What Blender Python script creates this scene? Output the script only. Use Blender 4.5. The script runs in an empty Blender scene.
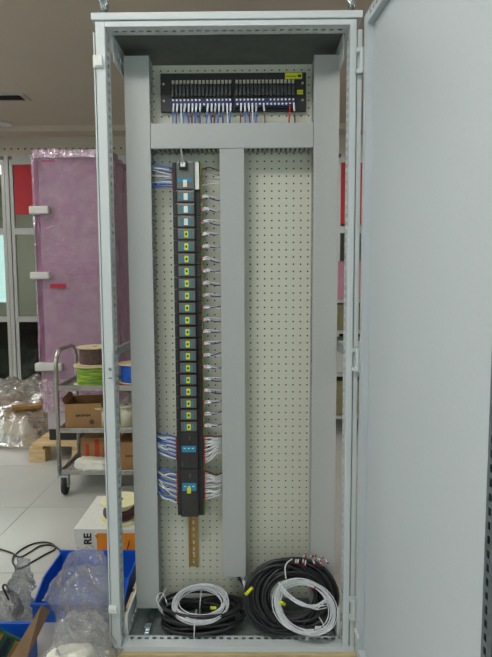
import bpy, bmesh, math, random
from mathutils import Vector, Matrix, noise
random.seed(7)
S = bpy.context.scene
COL = S.collection
PI = math.pi

# ------------------------------------------------------------------ camera
CAM = Vector((0.069, -1.639, 1.339)); PITCH, ROLL, YAW = 0.0881, 0.0043, 0.0106
FPX, IW, IH = 531.0, 492.0, 657.0
ROT = Matrix.Rotation(YAW, 3, 'Z') @ Matrix.Rotation(-PITCH, 3, 'X') @ Matrix.Rotation(ROLL, 3, 'Y')
cd = bpy.data.cameras.new('camera'); cam = bpy.data.objects.new('camera', cd); COL.objects.link(cam)
r_, f_, u_ = ROT @ Vector((1, 0, 0)), ROT @ Vector((0, 1, 0)), ROT @ Vector((0, 0, 1))
cam.matrix_world = Matrix(((r_.x, u_.x, -f_.x, CAM.x), (r_.y, u_.y, -f_.y, CAM.y), (r_.z, u_.z, -f_.z, CAM.z), (0, 0, 0, 1)))
cd.sensor_fit = 'VERTICAL'; cd.sensor_height = 36.0; cd.lens = FPX / IH * 36.0
cd.clip_start = 0.02; cd.clip_end = 200
S.camera = cam

# ------------------------------------------------------------------ world, daylight, exposure
world = bpy.data.worlds.new('world'); S.world = world; world.use_nodes = True
bg = world.node_tree.nodes['Background']; bg.inputs[0].default_value = (0.92, 0.97, 1.0, 1); bg.inputs[1].default_value = 1.8
S.view_settings.view_transform = 'Standard'; S.view_settings.look = 'None'
S.view_settings.gamma = 1.0; S.view_settings.use_curve_mapping = False
S.view_settings.exposure = 0.17

def window_light(name, loc, rot, sx, sy, power, col):
    l = bpy.data.lights.new(name, 'AREA'); l.shape = 'RECTANGLE'; l.size = sx; l.size_y = sy; l.energy = power; l.color = col
    o = bpy.data.objects.new(name, l); COL.objects.link(o); o.location = loc; o.rotation_euler = rot
    return o
# daylight entering through the windows of the wall behind the camera and of the left wall
window_light('window_daylight_front', (-1.9, -5.0, 1.95), (math.radians(90), 0, 0), 2.3, 1.7, 14, (0.90, 0.96, 1.0))
window_light('window_daylight_front', (1.3, -5.0, 1.95), (math.radians(90), 0, 0), 2.3, 1.7, 14, (0.90, 0.96, 1.0))
window_light('window_daylight_left', (-5.9, 1.2, 1.95), (0, math.radians(-90), 0), 1.7, 3.4, 35, (0.92, 0.97, 1.0))

# ------------------------------------------------------------------ helpers
def at(px, py, Y):
    d = ROT @ Vector(((px - IW / 2) / FPX, 1.0, -(py - IH / 2) / FPX))
    return CAM + d * ((Y - CAM.y) / d.y)

def lin(c):
    c /= 255.0
    return c / 12.92 if c <= 0.04045 else ((c + 0.055) / 1.055) ** 2.4
def rgb(*c): return (lin(c[0]), lin(c[1]), lin(c[2]), 1.0)

MATS = {}
def mat(name, col, rough=0.5, metal=0.0, vary=0.06, scale=30.0, bump=0.0, spec=0.5, coat=0.0, col2=None, stretch=None):
    m = bpy.data.materials.new(name); m.use_nodes = True; nt = m.node_tree; n = nt.nodes; L = nt.links
    b = n['Principled BSDF']; b.inputs['Roughness'].default_value = rough; b.inputs['Metallic'].default_value = metal
    b.inputs['Specular IOR Level'].default_value = spec; b.inputs['Coat Weight'].default_value = coat
    tc = n.new('ShaderNodeTexCoord'); mp = n.new('ShaderNodeMapping'); L.new(tc.outputs['Object'], mp.inputs[0])
    if stretch: mp.inputs['Scale'].default_value = stretch
    nz = n.new('ShaderNodeTexNoise'); nz.inputs['Scale'].default_value = scale; nz.inputs['Detail'].default_value = 4
    L.new(mp.outputs[0], nz.inputs['Vector'])
    cr = n.new('ShaderNodeValToRGB'); c = rgb(*col)
    c2 = rgb(*col2) if col2 else tuple(min(1, x * (1 + vary)) for x in c[:3]) + (1,)
    c1 = c if col2 else tuple(x * (1 - vary) for x in c[:3]) + (1,)
    cr.color_ramp.elements[0].color = c1; cr.color_ramp.elements[1].color = c2
    cr.color_ramp.elements[0].position = 0.35; cr.color_ramp.elements[1].position = 0.65
    L.new(nz.outputs['Fac'], cr.inputs[0]); L.new(cr.outputs[0], b.inputs['Base Color'])
    if bump:
        bp = n.new('ShaderNodeBump'); bp.inputs['Strength'].default_value = bump; bp.inputs['Distance'].default_value = 0.01
        L.new(nz.outputs['Fac'], bp.inputs['Height']); L.new(bp.outputs[0], b.inputs['Normal'])
    MATS[name] = m; return m

def film(name, col, fac_lo, fac_hi, scale=8.0, rough=0.15, bump=0.4, pos=(0.35, 0.7), gloss=0.8):
    """thin plastic film: see-through, with milky folds and glossy creases"""
    m = bpy.data.materials.new(name); m.use_nodes = True; nt = m.node_tree; n = nt.nodes; L = nt.links
    out = n['Material Output']; b = n['Principled BSDF']
    b.inputs['Base Color'].default_value = rgb(*col); b.inputs['Roughness'].default_value = rough
    b.inputs['Specular IOR Level'].default_value = 0.7
    tr = n.new('ShaderNodeBsdfTransparent'); mx = n.new('ShaderNodeMixShader')
    tc = n.new('ShaderNodeTexCoord'); nz = n.new('ShaderNodeTexNoise'); nz.inputs['Scale'].default_value = scale
    nz.inputs['Detail'].default_value = 5; nz.inputs['Distortion'].default_value = 1.2
    L.new(tc.outputs['Object'], nz.inputs['Vector'])
    mr = n.new('ShaderNodeMapRange'); mr.inputs[1].default_value = pos[0]; mr.inputs[2].default_value = pos[1]
    mr.inputs[3].default_value = fac_lo; mr.inputs[4].default_value = fac_hi
    L.new(nz.outputs['Fac'], mr.inputs[0]); L.new(mr.outputs[0], mx.inputs[0])
    v = n.new('ShaderNodeTexNoise'); v.inputs['Scale'].default_value = scale * 2.5; v.inputs['Detail'].default_value = 3
    v.inputs['Distortion'].default_value = 2.0
    L.new(tc.outputs['Object'], v.inputs['Vector'])
    bp = n.new('ShaderNodeBump'); bp.inputs['Strength'].default_value = bump; bp.inputs['Distance'].default_value = 0.02
    L.new(v.outputs['Fac'], bp.inputs['Height']); L.new(bp.outputs[0], b.inputs['Normal'])
    b.inputs['Specular IOR Level'].default_value = 0.2
    gl = n.new('ShaderNodeBsdfGlossy'); gl.inputs['Roughness'].default_value = rough * 0.8; L.new(bp.outputs[0], gl.inputs['Normal'])
    fr = n.new('ShaderNodeFresnel'); fr.inputs[0].default_value = 1.5; L.new(bp.outputs[0], fr.inputs['Normal'])
    ml = n.new('ShaderNodeMath'); ml.operation = 'MULTIPLY_ADD'; ml.inputs[1].default_value = gloss; ml.inputs[2].default_value = 0.03 * gloss
    L.new(fr.outputs[0], ml.inputs[0]); mg = n.new('ShaderNodeMixShader'); L.new(ml.outputs[0], mg.inputs[0])
    L.new(tr.outputs[0], mx.inputs[1]); L.new(b.outputs[0], mx.inputs[2]); L.new(mx.outputs[0], mg.inputs[1]); L.new(gl.outputs[0], mg.inputs[2]); L.new(mg.outputs[0], out.inputs[0])
    MATS[name] = m; return m

def glass(name, col, gloss=0.12):
    m = bpy.data.materials.new(name); m.use_nodes = True; nt = m.node_tree; n = nt.nodes; L = nt.links
    out = n['Material Output']; n.remove(n['Principled BSDF'])
    tr = n.new('ShaderNodeBsdfTransparent'); tr.inputs[0].default_value = rgb(*col)
    gl = n.new('ShaderNodeBsdfGlossy'); gl.inputs['Roughness'].default_value = 0.02
    fr = n.new('ShaderNodeFresnel'); fr.inputs[0].default_value = 1.45
    mx = n.new('ShaderNodeMixShader'); L.new(fr.outputs[0], mx.inputs[0])
    L.new(tr.outputs[0], mx.inputs[1]); L.new(gl.outputs[0], mx.inputs[2]); L.new(mx.outputs[0], out.inputs[0])
    MATS[name] = m; return m

mat('cabinet_paint', (204, 211, 213), 0.42, scale=160, vary=0.015, bump=0.01)
mat('door_paint', (196, 203, 208), 0.45, scale=120, vary=0.015, bump=0.012)
mat('zinc', (150, 160, 160), 0.38, 0.55, scale=50, vary=0.12)
mat('zinc_dark', (112, 120, 126), 0.42, 0.5, scale=50, vary=0.12)
mat('roof_dark_grey', (104, 110, 104), 0.5, 0.3, scale=20, vary=0.1)
mat('zinc_bright', (196, 205, 210), 0.22, 0.9, scale=60, vary=0.12)
mat('plate_paint', (205, 205, 190), 0.45, scale=100, vary=0.02)
mat('duct_grey', (172, 175, 174), 0.5, scale=120, vary=0.015)
mat('duct_inner', (120, 124, 124), 0.6, scale=120, vary=0.02)
mat('black_plastic', (24, 25, 28), 0.32, scale=80, vary=0.15)
mat('module_black', (46, 46, 47), 0.22, scale=80, vary=0.08)
mat('smoked_lens', (96, 95, 91), 0.28, scale=60, vary=0.08, spec=0.9)
mat('fuse_grey', (58, 63, 66), 0.35, scale=80, vary=0.1)
mat('panel_black', (30, 31, 35), 0.4, scale=60, vary=0.1)
mat('white_plastic', (226, 228, 226), 0.4, scale=60, vary=0.03)
mat('screw_steel', (205, 200, 185), 0.3, 0.4, scale=90, vary=0.1)
mat('terminal_blue', (34, 38, 96), 0.4, scale=90, vary=0.1)
mat('label_blue', (38, 132, 172), 0.45, scale=60, vary=0.06)
mat('tag_yellow', (226, 226, 20), 0.5, scale=60, vary=0.05)
mat('tag_white', (240, 240, 228), 0.5, scale=60, vary=0.03)
mat('ink', (40, 40, 38), 0.6, scale=90, vary=0.05)
mat('wire_white', (222, 225, 230), 0.42, scale=60, vary=0.05)
mat('wire_blue', (62, 108, 196), 0.4, scale=60, vary=0.08)
mat('wire_violet', (66, 62, 140), 0.4, scale=60, vary=0.08)
mat('wire_brown', (104, 58, 52), 0.4, scale=60, vary=0.08)
mat('wire_red', (190, 26, 36), 0.4, scale=60, vary=0.08)
mat('wire_green', (150, 160, 40), 0.4, scale=60, vary=0.1)
mat('cable_black', (30, 31, 34), 0.38, scale=40, vary=0.2)
mat('cable_grey', (150, 154, 156), 0.4, scale=40, vary=0.05)
mat('rail_brass', (168, 146, 78), 0.36, 0.5, scale=18, vary=0.2, col2=(172, 122, 78))
mat('tile', (182, 182, 176), 0.22, scale=2.2, vary=0.03, spec=0.4)
mat('grout', (120, 119, 114), 0.8, scale=40)
mat('ceiling_paint', (196, 184, 170), 0.85, scale=3, vary=0.02)
mat('wall_paint', (196, 188, 174), 0.8, scale=3, vary=0.02)
mat('aluminium', (188, 190, 188), 0.35, 0.3, scale=40, vary=0.04)
mat('dark_metal', (46, 47, 48), 0.5, 0.3, scale=40)
mat('banner_red', (184, 34, 42), 0.6, scale=4, vary=0.08)
mat('steel', (176, 174, 168), 0.27, 0.85, scale=30, vary=0.12)
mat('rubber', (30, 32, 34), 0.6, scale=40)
mat('carton', (164, 126, 82), 0.8, scale=12, vary=0.08)
mat('cardboard_grey', (136, 110, 82), 0.8, scale=14, vary=0.12)
mat('carton_red', (196, 66, 40), 0.7, scale=12, vary=0.08)
mat('wood', (206, 178, 132), 0.7, scale=9, vary=0.16, stretch=(1, 6, 6))
mat('pallet_wood', (196, 176, 132), 0.75, scale=9, vary=0.16, stretch=(1, 6, 6))
mat('spool_wood', (206, 190, 150), 0.7, scale=30, vary=0.08)
mat('spool_white', (218, 214, 190), 0.45, scale=40, vary=0.04)
mat('spool_ivory', (226, 222, 178), 0.45, scale=40, vary=0.03)
mat('wire_maroon', (70, 26, 36), 0.4, scale=40, vary=0.15)
mat('wind_brown', (88, 66, 60), 0.45, scale=40, vary=0.3)
mat('wind_yellow', (190, 192, 40), 0.45, scale=10, col2=(50, 140, 60), stretch=(1, 1, 12))
mat('wind_blue', (32, 92, 200), 0.42, scale=60, vary=0.2)
mat('bin_blue', (16, 84, 186), 0.38, scale=30, vary=0.05)
mat('box_white', (218, 218, 212), 0.6, scale=30, vary=0.03)
mat('box_orange', (232, 140, 30), 0.6, scale=30, vary=0.04)
mat('foam_white', (206, 203, 198), 0.8, scale=40, vary=0.03)
mat('wrapped_cabinet', (186, 178, 186), 0.5, scale=12, vary=0.03)
mat('text_red', (176, 34, 60), 0.5, scale=40)
mat('pcb_green', (48, 86, 60), 0.4, scale=60, vary=0.3)
mat('mustard', (140, 104, 44), 0.6, scale=20, vary=0.1)
mat('pink_pack', (214, 150, 172), 0.5, scale=20, vary=0.05)
mat('olive_box', (150, 144, 108), 0.7, scale=20, vary=0.06)
mat('paper_white', (236, 234, 220), 0.6, scale=18, vary=0.06, bump=0.3)
film('film_pink', (216, 126, 182), 0.16, 0.42, 7.0, 0.13, 1.0, (0.3, 0.8), 0.7)
film('film_clear', (216, 216, 218), 0.05, 0.30, 12.0, 0.12, 0.9, (0.35, 0.7), 0.42)
film('film_sheet', (196, 190, 180), 0.25, 0.75, 4.0, 0.14, 0.8, (0.35, 0.7), 0.45)
film('film_silver', (140, 146, 154), 0.12, 0.50, 16.0, 0.12, 1.0, (0.35, 0.7), 0.6)
glass('pane_glass', (225, 235, 232)); glass('pane_green', (120, 135, 125))
M = MATS

class MB:
    """collects shapes in world coordinates; build() links them as one mesh object"""
    def __init__(s): s.v, s.f = [], []
    def add(s, vs, fs):
        o = len(s.v); s.v += [tuple(p) for p in vs]; s.f += [tuple(i + o for i in f) for f in fs]; return s
    def box(s, x0, x1, y0, y1, z0, z1, bev=0.0, rot=None, piv=None):
        if bev:
            bm = bmesh.new(); bmesh.ops.create_cube(bm, size=1)
            for v in bm.verts: v.co = Vector(((x0 + x1) / 2 + v.co.x * (x1 - x0), (y0 + y1) / 2 + v.co.y * (y1 - y0), (z0 + z1) / 2 + v.co.z * (z1 - z0)))
            bmesh.ops.bevel(bm, geom=bm.edges[:], offset=bev, segments=2, affect='EDGES', profile=0.6)
            vs = [v.co.copy() for v in bm.verts]; bm.verts.index_update(); fs = [[v.index for v in f.verts] for f in bm.faces]; bm.free()
        else:
            vs = [Vector(p) for p in ((x0, y0, z0), (x1, y0, z0), (x1, y1, z0), (x0, y1, z0), (x0, y0, z1), (x1, y0, z1), (x1, y1, z1), (x0, y1, z1))]
            fs = [(0, 3, 2, 1), (4, 5, 6, 7), (0, 1, 5, 4), (1, 2, 6, 5), (2, 3, 7, 6), (3, 0, 4, 7)]
        if rot is not None:
            p = Vector(piv); vs = [rot @ (v - p) + p for v in vs]
        return s.add(vs, fs)
    def tube(s, pts, r, n=8, closed=False):
        pts = [Vector(p) for p in pts]; N = len(pts); rings = []
        t0 = (pts[1] - pts[0]).normalized(); up = Vector((0, 0, 1)) if abs(t0.z) < 0.9 else Vector((1, 0, 0))
        nrm = t0.cross(up).normalized(); vs, fs = [], []
        for i, p in enumerate(pts):
            t = ((pts[(i + 1) % N] if closed or i < N - 1 else p) - (pts[i - 1] if closed or i else p)).normalized()
            nrm = (nrm - t * nrm.dot(t)).normalized(); b = t.cross(nrm)
            rr = r[i] if isinstance(r, (list, tuple)) else r
            for k in range(n):
                a = 2 * PI * k / n; vs.append(p + nrm * (rr * math.cos(a)) + b * (rr * math.sin(a)))
        for i in range(N if closed else N - 1):
            j = (i + 1) % N
            for k in range(n): fs.append((i * n + k, i * n + (k + 1) % n, j * n + (k + 1) % n, j * n + k))
        if not closed: fs += [tuple(range(n - 1, -1, -1)), tuple((N - 1) * n + k for k in range(n))]
        return s.add(vs, fs)
    def lathe(s, prof, c, n=28, axis='Z'):
        vs, fs = [], []
        for (r, h) in prof:
            for k in range(n):
                a = 2 * PI * k / n; p = (r * math.cos(a), r * math.sin(a), h)
                if axis == 'X': p = (p[2], p[0], p[1])
                if axis == 'Y': p = (p[0], p[2], p[1])
                vs.append(Vector(p) + Vector(c))
        for i in range(len(prof) - 1):
            for k in range(n): fs.append((i * n + k, i * n + (k + 1) % n, (i + 1) * n + (k + 1) % n, (i + 1) * n + k))
        fs += [tuple(range(n - 1, -1, -1)), tuple((len(prof) - 1) * n + k for k in range(n))]
        return s.add(vs, fs)
    def perf(s, us, vs_, hole, th, mp):
        """sheet with real openings: cells of the grid us x vs_ where hole(i,j) is False, th thick, mapped by mp(u,v,w)"""
        nu, nv = len(us), len(vs_); P = [mp(u, v, w) for w in (0, th) for u in us for v in vs_]
        idx = lambda i, j, w: w * nu * nv + i * nv + j; fs = []
        sol = lambda i, j: 0 <= i < nu - 1 and 0 <= j < nv - 1 and not hole(i, j)
        for i in range(nu - 1):
            for j in range(nv - 1):
                if not sol(i, j): continue
                a, b, c, d = (i, j), (i + 1, j), (i + 1, j + 1), (i, j + 1)
                fs.append([idx(*a, 0), idx(*b, 0), idx(*c, 0), idx(*d, 0)]); fs.append([idx(*d, 1), idx(*c, 1), idx(*b, 1), idx(*a, 1)])
                for (ni, nj, p, q) in ((i, j - 1, a, b), (i + 1, j, b, c), (i, j + 1, c, d), (i - 1, j, d, a)):
                    if not sol(ni, nj): fs.append([idx(*q, 0), idx(*p, 0), idx(*p, 1), idx(*q, 1)])
        return s.add(P, fs)
    def build(s, name, m, parent=None, smooth=False):
        me = bpy.data.meshes.new(name); me.from_pydata(s.v, [], s.f); me.validate(); me.update()
        bm = bmesh.new(); bm.from_mesh(me); bmesh.ops.recalc_face_normals(bm, faces=bm.faces[:]); bm.to_mesh(me); bm.free()
        me.materials.append(M[m] if isinstance(m, str) else m)
        if smooth:
            me.shade_smooth()
        o = bpy.data.objects.new(name, me); COL.objects.link(o)
        if parent: adopt(o, parent)
        return o

def wloc(p):
    return Vector(p.location) if p.type == 'EMPTY' else Vector((0, 0, 0))
def adopt(o, parent):
    o.parent = parent; o.matrix_parent_inverse = Matrix.Translation(-wloc(parent))
def tag(o, label=None, cat=None, group=None, kind=None):
    if label: o['label'] = label
    if cat: o['category'] = cat
    if group: o['group'] = group
    if kind: o['kind'] = kind
    return o
def thing(name, label, cat, loc=(0, 0, 0), group=None):
    o = bpy.data.objects.new(name, None); COL.objects.link(o); o.location = loc; o.empty_display_size = 0.05
    return tag(o, label, cat, group)
def bx(name, m, parent, x0, x1, y0, y1, z0, z1, bev=0.0):
    return MB().box(x0, x1, y0, y1, z0, z1, bev).build(name, m, parent)
def dup(o, parent=None, loc=None):
    c = o.copy(); COL.objects.link(c)
    inv = o.matrix_parent_inverse.copy()
    if parent: c.parent = parent; c.matrix_parent_inverse = inv
    if loc is not None: c.location = loc
    for ch in o.children: dup(ch, c)
    return c
def spline(pts, sub=6):
    pts = [Vector(p) for p in pts]; P = [2 * pts[0] - pts[1]] + pts + [2 * pts[-1] - pts[-2]]; out = []
    for i in range(1, len(P) - 2):
        for k in range(sub):
            t = k / sub; a, b, c, d = P[i - 1], P[i], P[i + 1], P[i + 2]
            out.append(0.5 * ((2 * b) + (c - a) * t + (2 * a - 5 * b + 4 * c - d) * t * t + (3 * b - a - 3 * c + d) * t ** 3))
    return out + [pts[-1]]
def text(s, size, m, loc, rot, name='lettering', parent=None, extrude=0.0004):
    cu = bpy.data.curves.new(name, 'FONT'); cu.body = s; cu.size = size; cu.extrude = extrude; cu.align_x = 'CENTER'; cu.align_y = 'CENTER'; cu.offset = size * 0.03
    o = bpy.data.objects.new(name, cu); COL.objects.link(o)
    dg = bpy.context.evaluated_depsgraph_get(); me = bpy.data.meshes.new_from_object(o.evaluated_get(dg))
    bpy.data.objects.remove(o)
    me.materials.clear(); me.materials.append(M[m]); n = bpy.data.objects.new(name, me); COL.objects.link(n)
    if parent: adopt(n, parent)
    n.location = loc; n.rotation_euler = rot
    return n
ORD = ['topmost', 'second', 'third', 'fourth', 'fifth', 'sixth', 'seventh', 'eighth', 'ninth', 'tenth', 'eleventh', 'twelfth', 'thirteenth',
       'fourteenth', 'fifteenth', 'sixteenth', 'seventeenth', 'eighteenth', 'nineteenth', 'twentieth']
Z0 = 0.13                                      # cabinet stands on a pallet

# ------------------------------------------------------------------ the room
CEIL = 3.13; YW = 5.1
fl = tag(MB().box(-6, 4.5, -4.9, 9, -0.1, -0.002).build('floor', 'grout'), kind='structure')
T = 0.72
tile_me = None
for i in range(-7, 7):
    for j in range(-7, 11):
        x, y = -1.27 + i * T, 1.42 + j * T
        if x + T > 4.5 or y + T > 9: continue
        if tile_me is None:
            o = MB().box(0.0015, T - 0.0015, 0.0015, T - 0.0015, -0.004, 0.0, 0.0008).build('tile', 'tile', fl); tile_me = o.data
        else:
            o = bpy.data.objects.new('tile', tile_me); COL.objects.link(o); o.parent = fl
        o.location = (x, y, 0)
tag(MB().box(-6, 4.5, -4.9, 9, CEIL, CEIL + 0.1).build('ceiling', 'ceiling_paint'), kind='structure')
def wall_with_openings(name, us, zs, holes, th, mp, m='wall_paint'):
    return tag(MB().perf(us, zs, lambda i, j: (i, j) in holes, th, mp).build(name, m), kind='structure')
WX = [-6, -3.1, -0.7, 0.1, 2.5, 4.5]
wall_with_openings('wall_front', WX, [0, 1.0, 2.9, CEIL], {(1, 1), (3, 1)}, 0.12, lambda u, v, w: (u, -4.9 + w, v))
wall_with_openings('wall_left', [-4.9, -0.6, 3.0, 9], [0, 1.0, 2.9, CEIL], {(1, 1)}, 0.12, lambda u, v, w: (-5.9 + w, u, v))
tag(MB().box(4.4, 4.5, -4.9, 9, 0, CEIL).build('wall_right', 'wall_paint'), kind='structure')
wall_with_openings('wall_far', [-6, -5.8, -4.68, 4.5], [0, 0.9, 2.35, CEIL], {(1, 1)}, 0.12, lambda u, v, w: (u, 8.8 + w, v))
wn = 0
def window(c, wid, hei, axis):
    global wn; wn += 1
    w = tag(bpy.data.objects.new('window_%d' % wn, None), kind='structure'); COL.objects.link(w); w.location = c
    def B(u0, u1, z0, z1, d0, d1, nm, m):
        b = (c[0] + u0, c[0] + u1, c[1] + d0, c[1] + d1) if axis == 'X' else (c[0] + d0, c[0] + d1, c[1] + u0, c[1] + u1)
        bx(nm, m, w, *b, c[2] + z0, c[2] + z1)
    h, v = wid / 2, hei / 2; t = 0.05
    for z in (-v, v - t): B(-h, h, z, z + t, -0.03, 0.03, 'window_frame', 'aluminium')
    n = max(2, round(wid / 1.2))
    for k in range(n + 1):
        u = -h + (wid - t) * k / n; B(u, u + t, -v + t, v - t, -0.03, 0.03, 'window_mullion', 'aluminium')
    for k in range(n):
        u = -h + (wid - t) * k / n; B(u + t, u + (wid - t) / n, -v + t, v - t, -0.003, 0.003, 'pane', 'pane_glass')
window((-1.9, -4.84, 1.95), 2.4, 1.9, 'X'); window((1.3, -4.84, 1.95), 2.4, 1.9, 'X'); window((-5.84, 1.2, 1.95), 3.6, 1.9, 'Y')
window((-5.24, 8.86, 1.625), 1.12, 1.45, 'X')

# header wall over the glazed partition, with a row of fixing dots
hw = tag(MB().box(-6, 4.4, YW - 0.03, YW + 0.09, 2.9, CEIL).build('wall_back', 'wall_paint'), kind='structure')
dots = MB()
for k in range(60):
    x = -4.0 + k * 0.085; dots.lathe([(0.011, 0), (0.011, 0.004)], (x, YW - 0.034, 2.985), 8, 'Y')
dots.build('fixing_dots', 'dark_metal', hw)
tag(MB().box(-6, 4.4, 4.6, 4.66, 3.07, CEIL).build('trim_1', 'ceiling_paint'), kind='structure')
# glazed partition bays
px0 = -2.996; BW = 1.02
for k in range(-3, 7):
    x = px0 + k * BW
    if x < -5.9 or x + BW > 4.4: continue
    wn += 1
    w = tag(bpy.data.objects.new('window_%d' % wn, None), kind='structure'); COL.objects.link(w); w.location = (x, YW, 0)
    bx('post', 'aluminium', w, x, x + 0.048, YW - 0.03, YW + 0.03, 0, 2.9)
    for (a, b) in ((x + 0.056, x + 0.096), (x + BW - 0.05, x + BW - 0.01)):
        bx('stile', 'aluminium', w, a, b, YW - 0.02, YW + 0.02, 0, 2.86)
    for (z0, z1) in ((0, 0.085), (0.84, 0.91), (1.94, 2.02), (2.80, 2.9)):
        bx('transom', 'aluminium', w, x + 0.096, x + BW - 0.05, YW - 0.018, YW + 0.018, z0, z1)
    for (z0, z1, m) in ((0.085, 0.84, 'pane_green'), (0.91, 1.94, 'pane_glass'), (2.02, 2.80, 'pane_glass')):
        bx('pane', m, w, x + 0.096, x + BW - 0.05, YW - 0.003, YW + 0.003, z0, z1)
tag(MB().box(-2.885, -2.12, YW - 0.017, YW - 0.008, 2.19, 2.795).build('red_banner', 'banner_red'),
    'red banner sheet hung over the transom pane left of the pink wrapped cabinet', 'banner')
tag(MB().box(1.10, 1.95, YW - 0.017, YW - 0.008, 2.05, 2.795).build('red_banner', 'banner_red'),
    'red banner sheet on the transom pane seen past the right cable duct', 'banner')
# office beyond the partition: desk with a dark red top
t = thing('desk', 'dark red topped desk beyond the glazed partition at the left edge', 'desk', (-4.1, 7.2, 0))
bx('desk_top', 'wire_maroon', t, -5.2, -3.3, 6.9, 7.6, 0.72, 0.76, 0.004)
for x in (-5.1, -3.42): bx('leg', 'dark_metal', t, x, x + 0.05, 7.0, 7.5, 0, 0.72)
bx('modesty_panel', 'wire_maroon', t, -5.05, -3.42, 7.48, 7.5, 0.2, 0.72)
# recessed fluorescent ceiling panels; those behind the door and in the office are added fill
lamp_mat = bpy.data.materials.new('lamp_diffuser'); lamp_mat.use_nodes = True; n_ = lamp_mat.node_tree.nodes
n_['Principled BSDF'].inputs['Emission Color'].default_value = (1.0, 0.975, 0.94, 1); n_['Principled BSDF'].inputs['Emission Strength'].default_value = 15.0
M['lamp_diffuser'] = lamp_mat
for (x, y, lb) in ((-0.8, -1.45, 'recessed ceiling lamp panel in front of the cabinet, left row'), (2.2, -1.45, 'recessed ceiling lamp panel in front of the cabinet, right row'),
                   (-4.4, 3.9, 'recessed ceiling lamp panel by the far end of the left wall'), (-3.8, -1.45, 'recessed ceiling lamp panel near the left windows'),
                   (-2.8, 1.35, 'recessed ceiling lamp panel above the floor left of the trolley'), (2.3, 3.3, 'added lamp panel behind the open cabinet door, lighting the wrapped cabinet side'), (-3.9, 6.9, 'added lamp panel brightening the office beyond the partition')):
    t = thing('ceiling_light', lb, 'ceiling light', (x, y, CEIL - 0.03), 'recessed ceiling lamp panels')
    m = MB(); m.box(x - 0.62, x + 0.62, y - 0.32, y - 0.30, CEIL - 0.02, CEIL); m.box(x - 0.62, x + 0.62, y + 0.30, y + 0.32, CEIL - 0.02, CEIL)
    m.box(x - 0.62, x - 0.60, y - 0.30, y + 0.30, CEIL - 0.02, CEIL); m.box(x + 0.60, x + 0.62, y - 0.30, y + 0.30, CEIL - 0.02, CEIL); m.build('frame', 'aluminium', t)
    bx('diffuser', 'lamp_diffuser', t, x - 0.60, x + 0.60, y - 0.30, y + 0.30, CEIL - 0.012, CEIL - 0.004)
# ceiling diffuser and small downlight
t = thing('ceiling_vent', 'recessed dark slot air vent in the ceiling at left edge', 'vent', (-2.42, 3.65, CEIL - 0.02))
bx('frame', 'aluminium', t, -2.80, -2.09, 3.56, 3.74, CEIL - 0.012, CEIL - 0.0, 0.003)
bx('recess', 'dark_metal', t, -2.78, -2.14, 3.58, 3.72, CEIL - 0.016, CEIL - 0.012)
for k in range(4): bx('slat', 'aluminium' if k == 3 else 'dark_metal', t, -2.78, -2.14, 3.59 + k * 0.035, 3.60 + k * 0.035, CEIL - 0.024, CEIL - 0.016)
t = thing('downlight', 'small round recessed ceiling fitting near the back header', 'light', (-2.72, 4.5, CEIL - 0.02))
MB().lathe([(0.10, -0.015), (0.11, 0)], (-2.72, 4.5, CEIL), 24).build('ring', 'aluminium', t)
MB().lathe([(0.06, -0.02), (0.085, -0.015)], (-2.72, 4.5, CEIL), 24).build('lens', 'white_plastic', t)

# ------------------------------------------------------------------ the cabinet
pal = thing('wooden_pallet', 'pale wooden pallet under the open grey cabinet', 'pallet', (0, 0.4, 0))
for k in range(7): bx('plank', 'pallet_wood', pal, -0.405, 0.405, -0.012 + k * 0.125, 0.088 + k * 0.125, 0.106, 0.1295, 0.002)
for x in (-0.405, -0.05, 0.305): bx('block', 'pallet_wood', pal, x, x + 0.1, -0.005, 0.82, 0, 0.106, 0.002)

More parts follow.
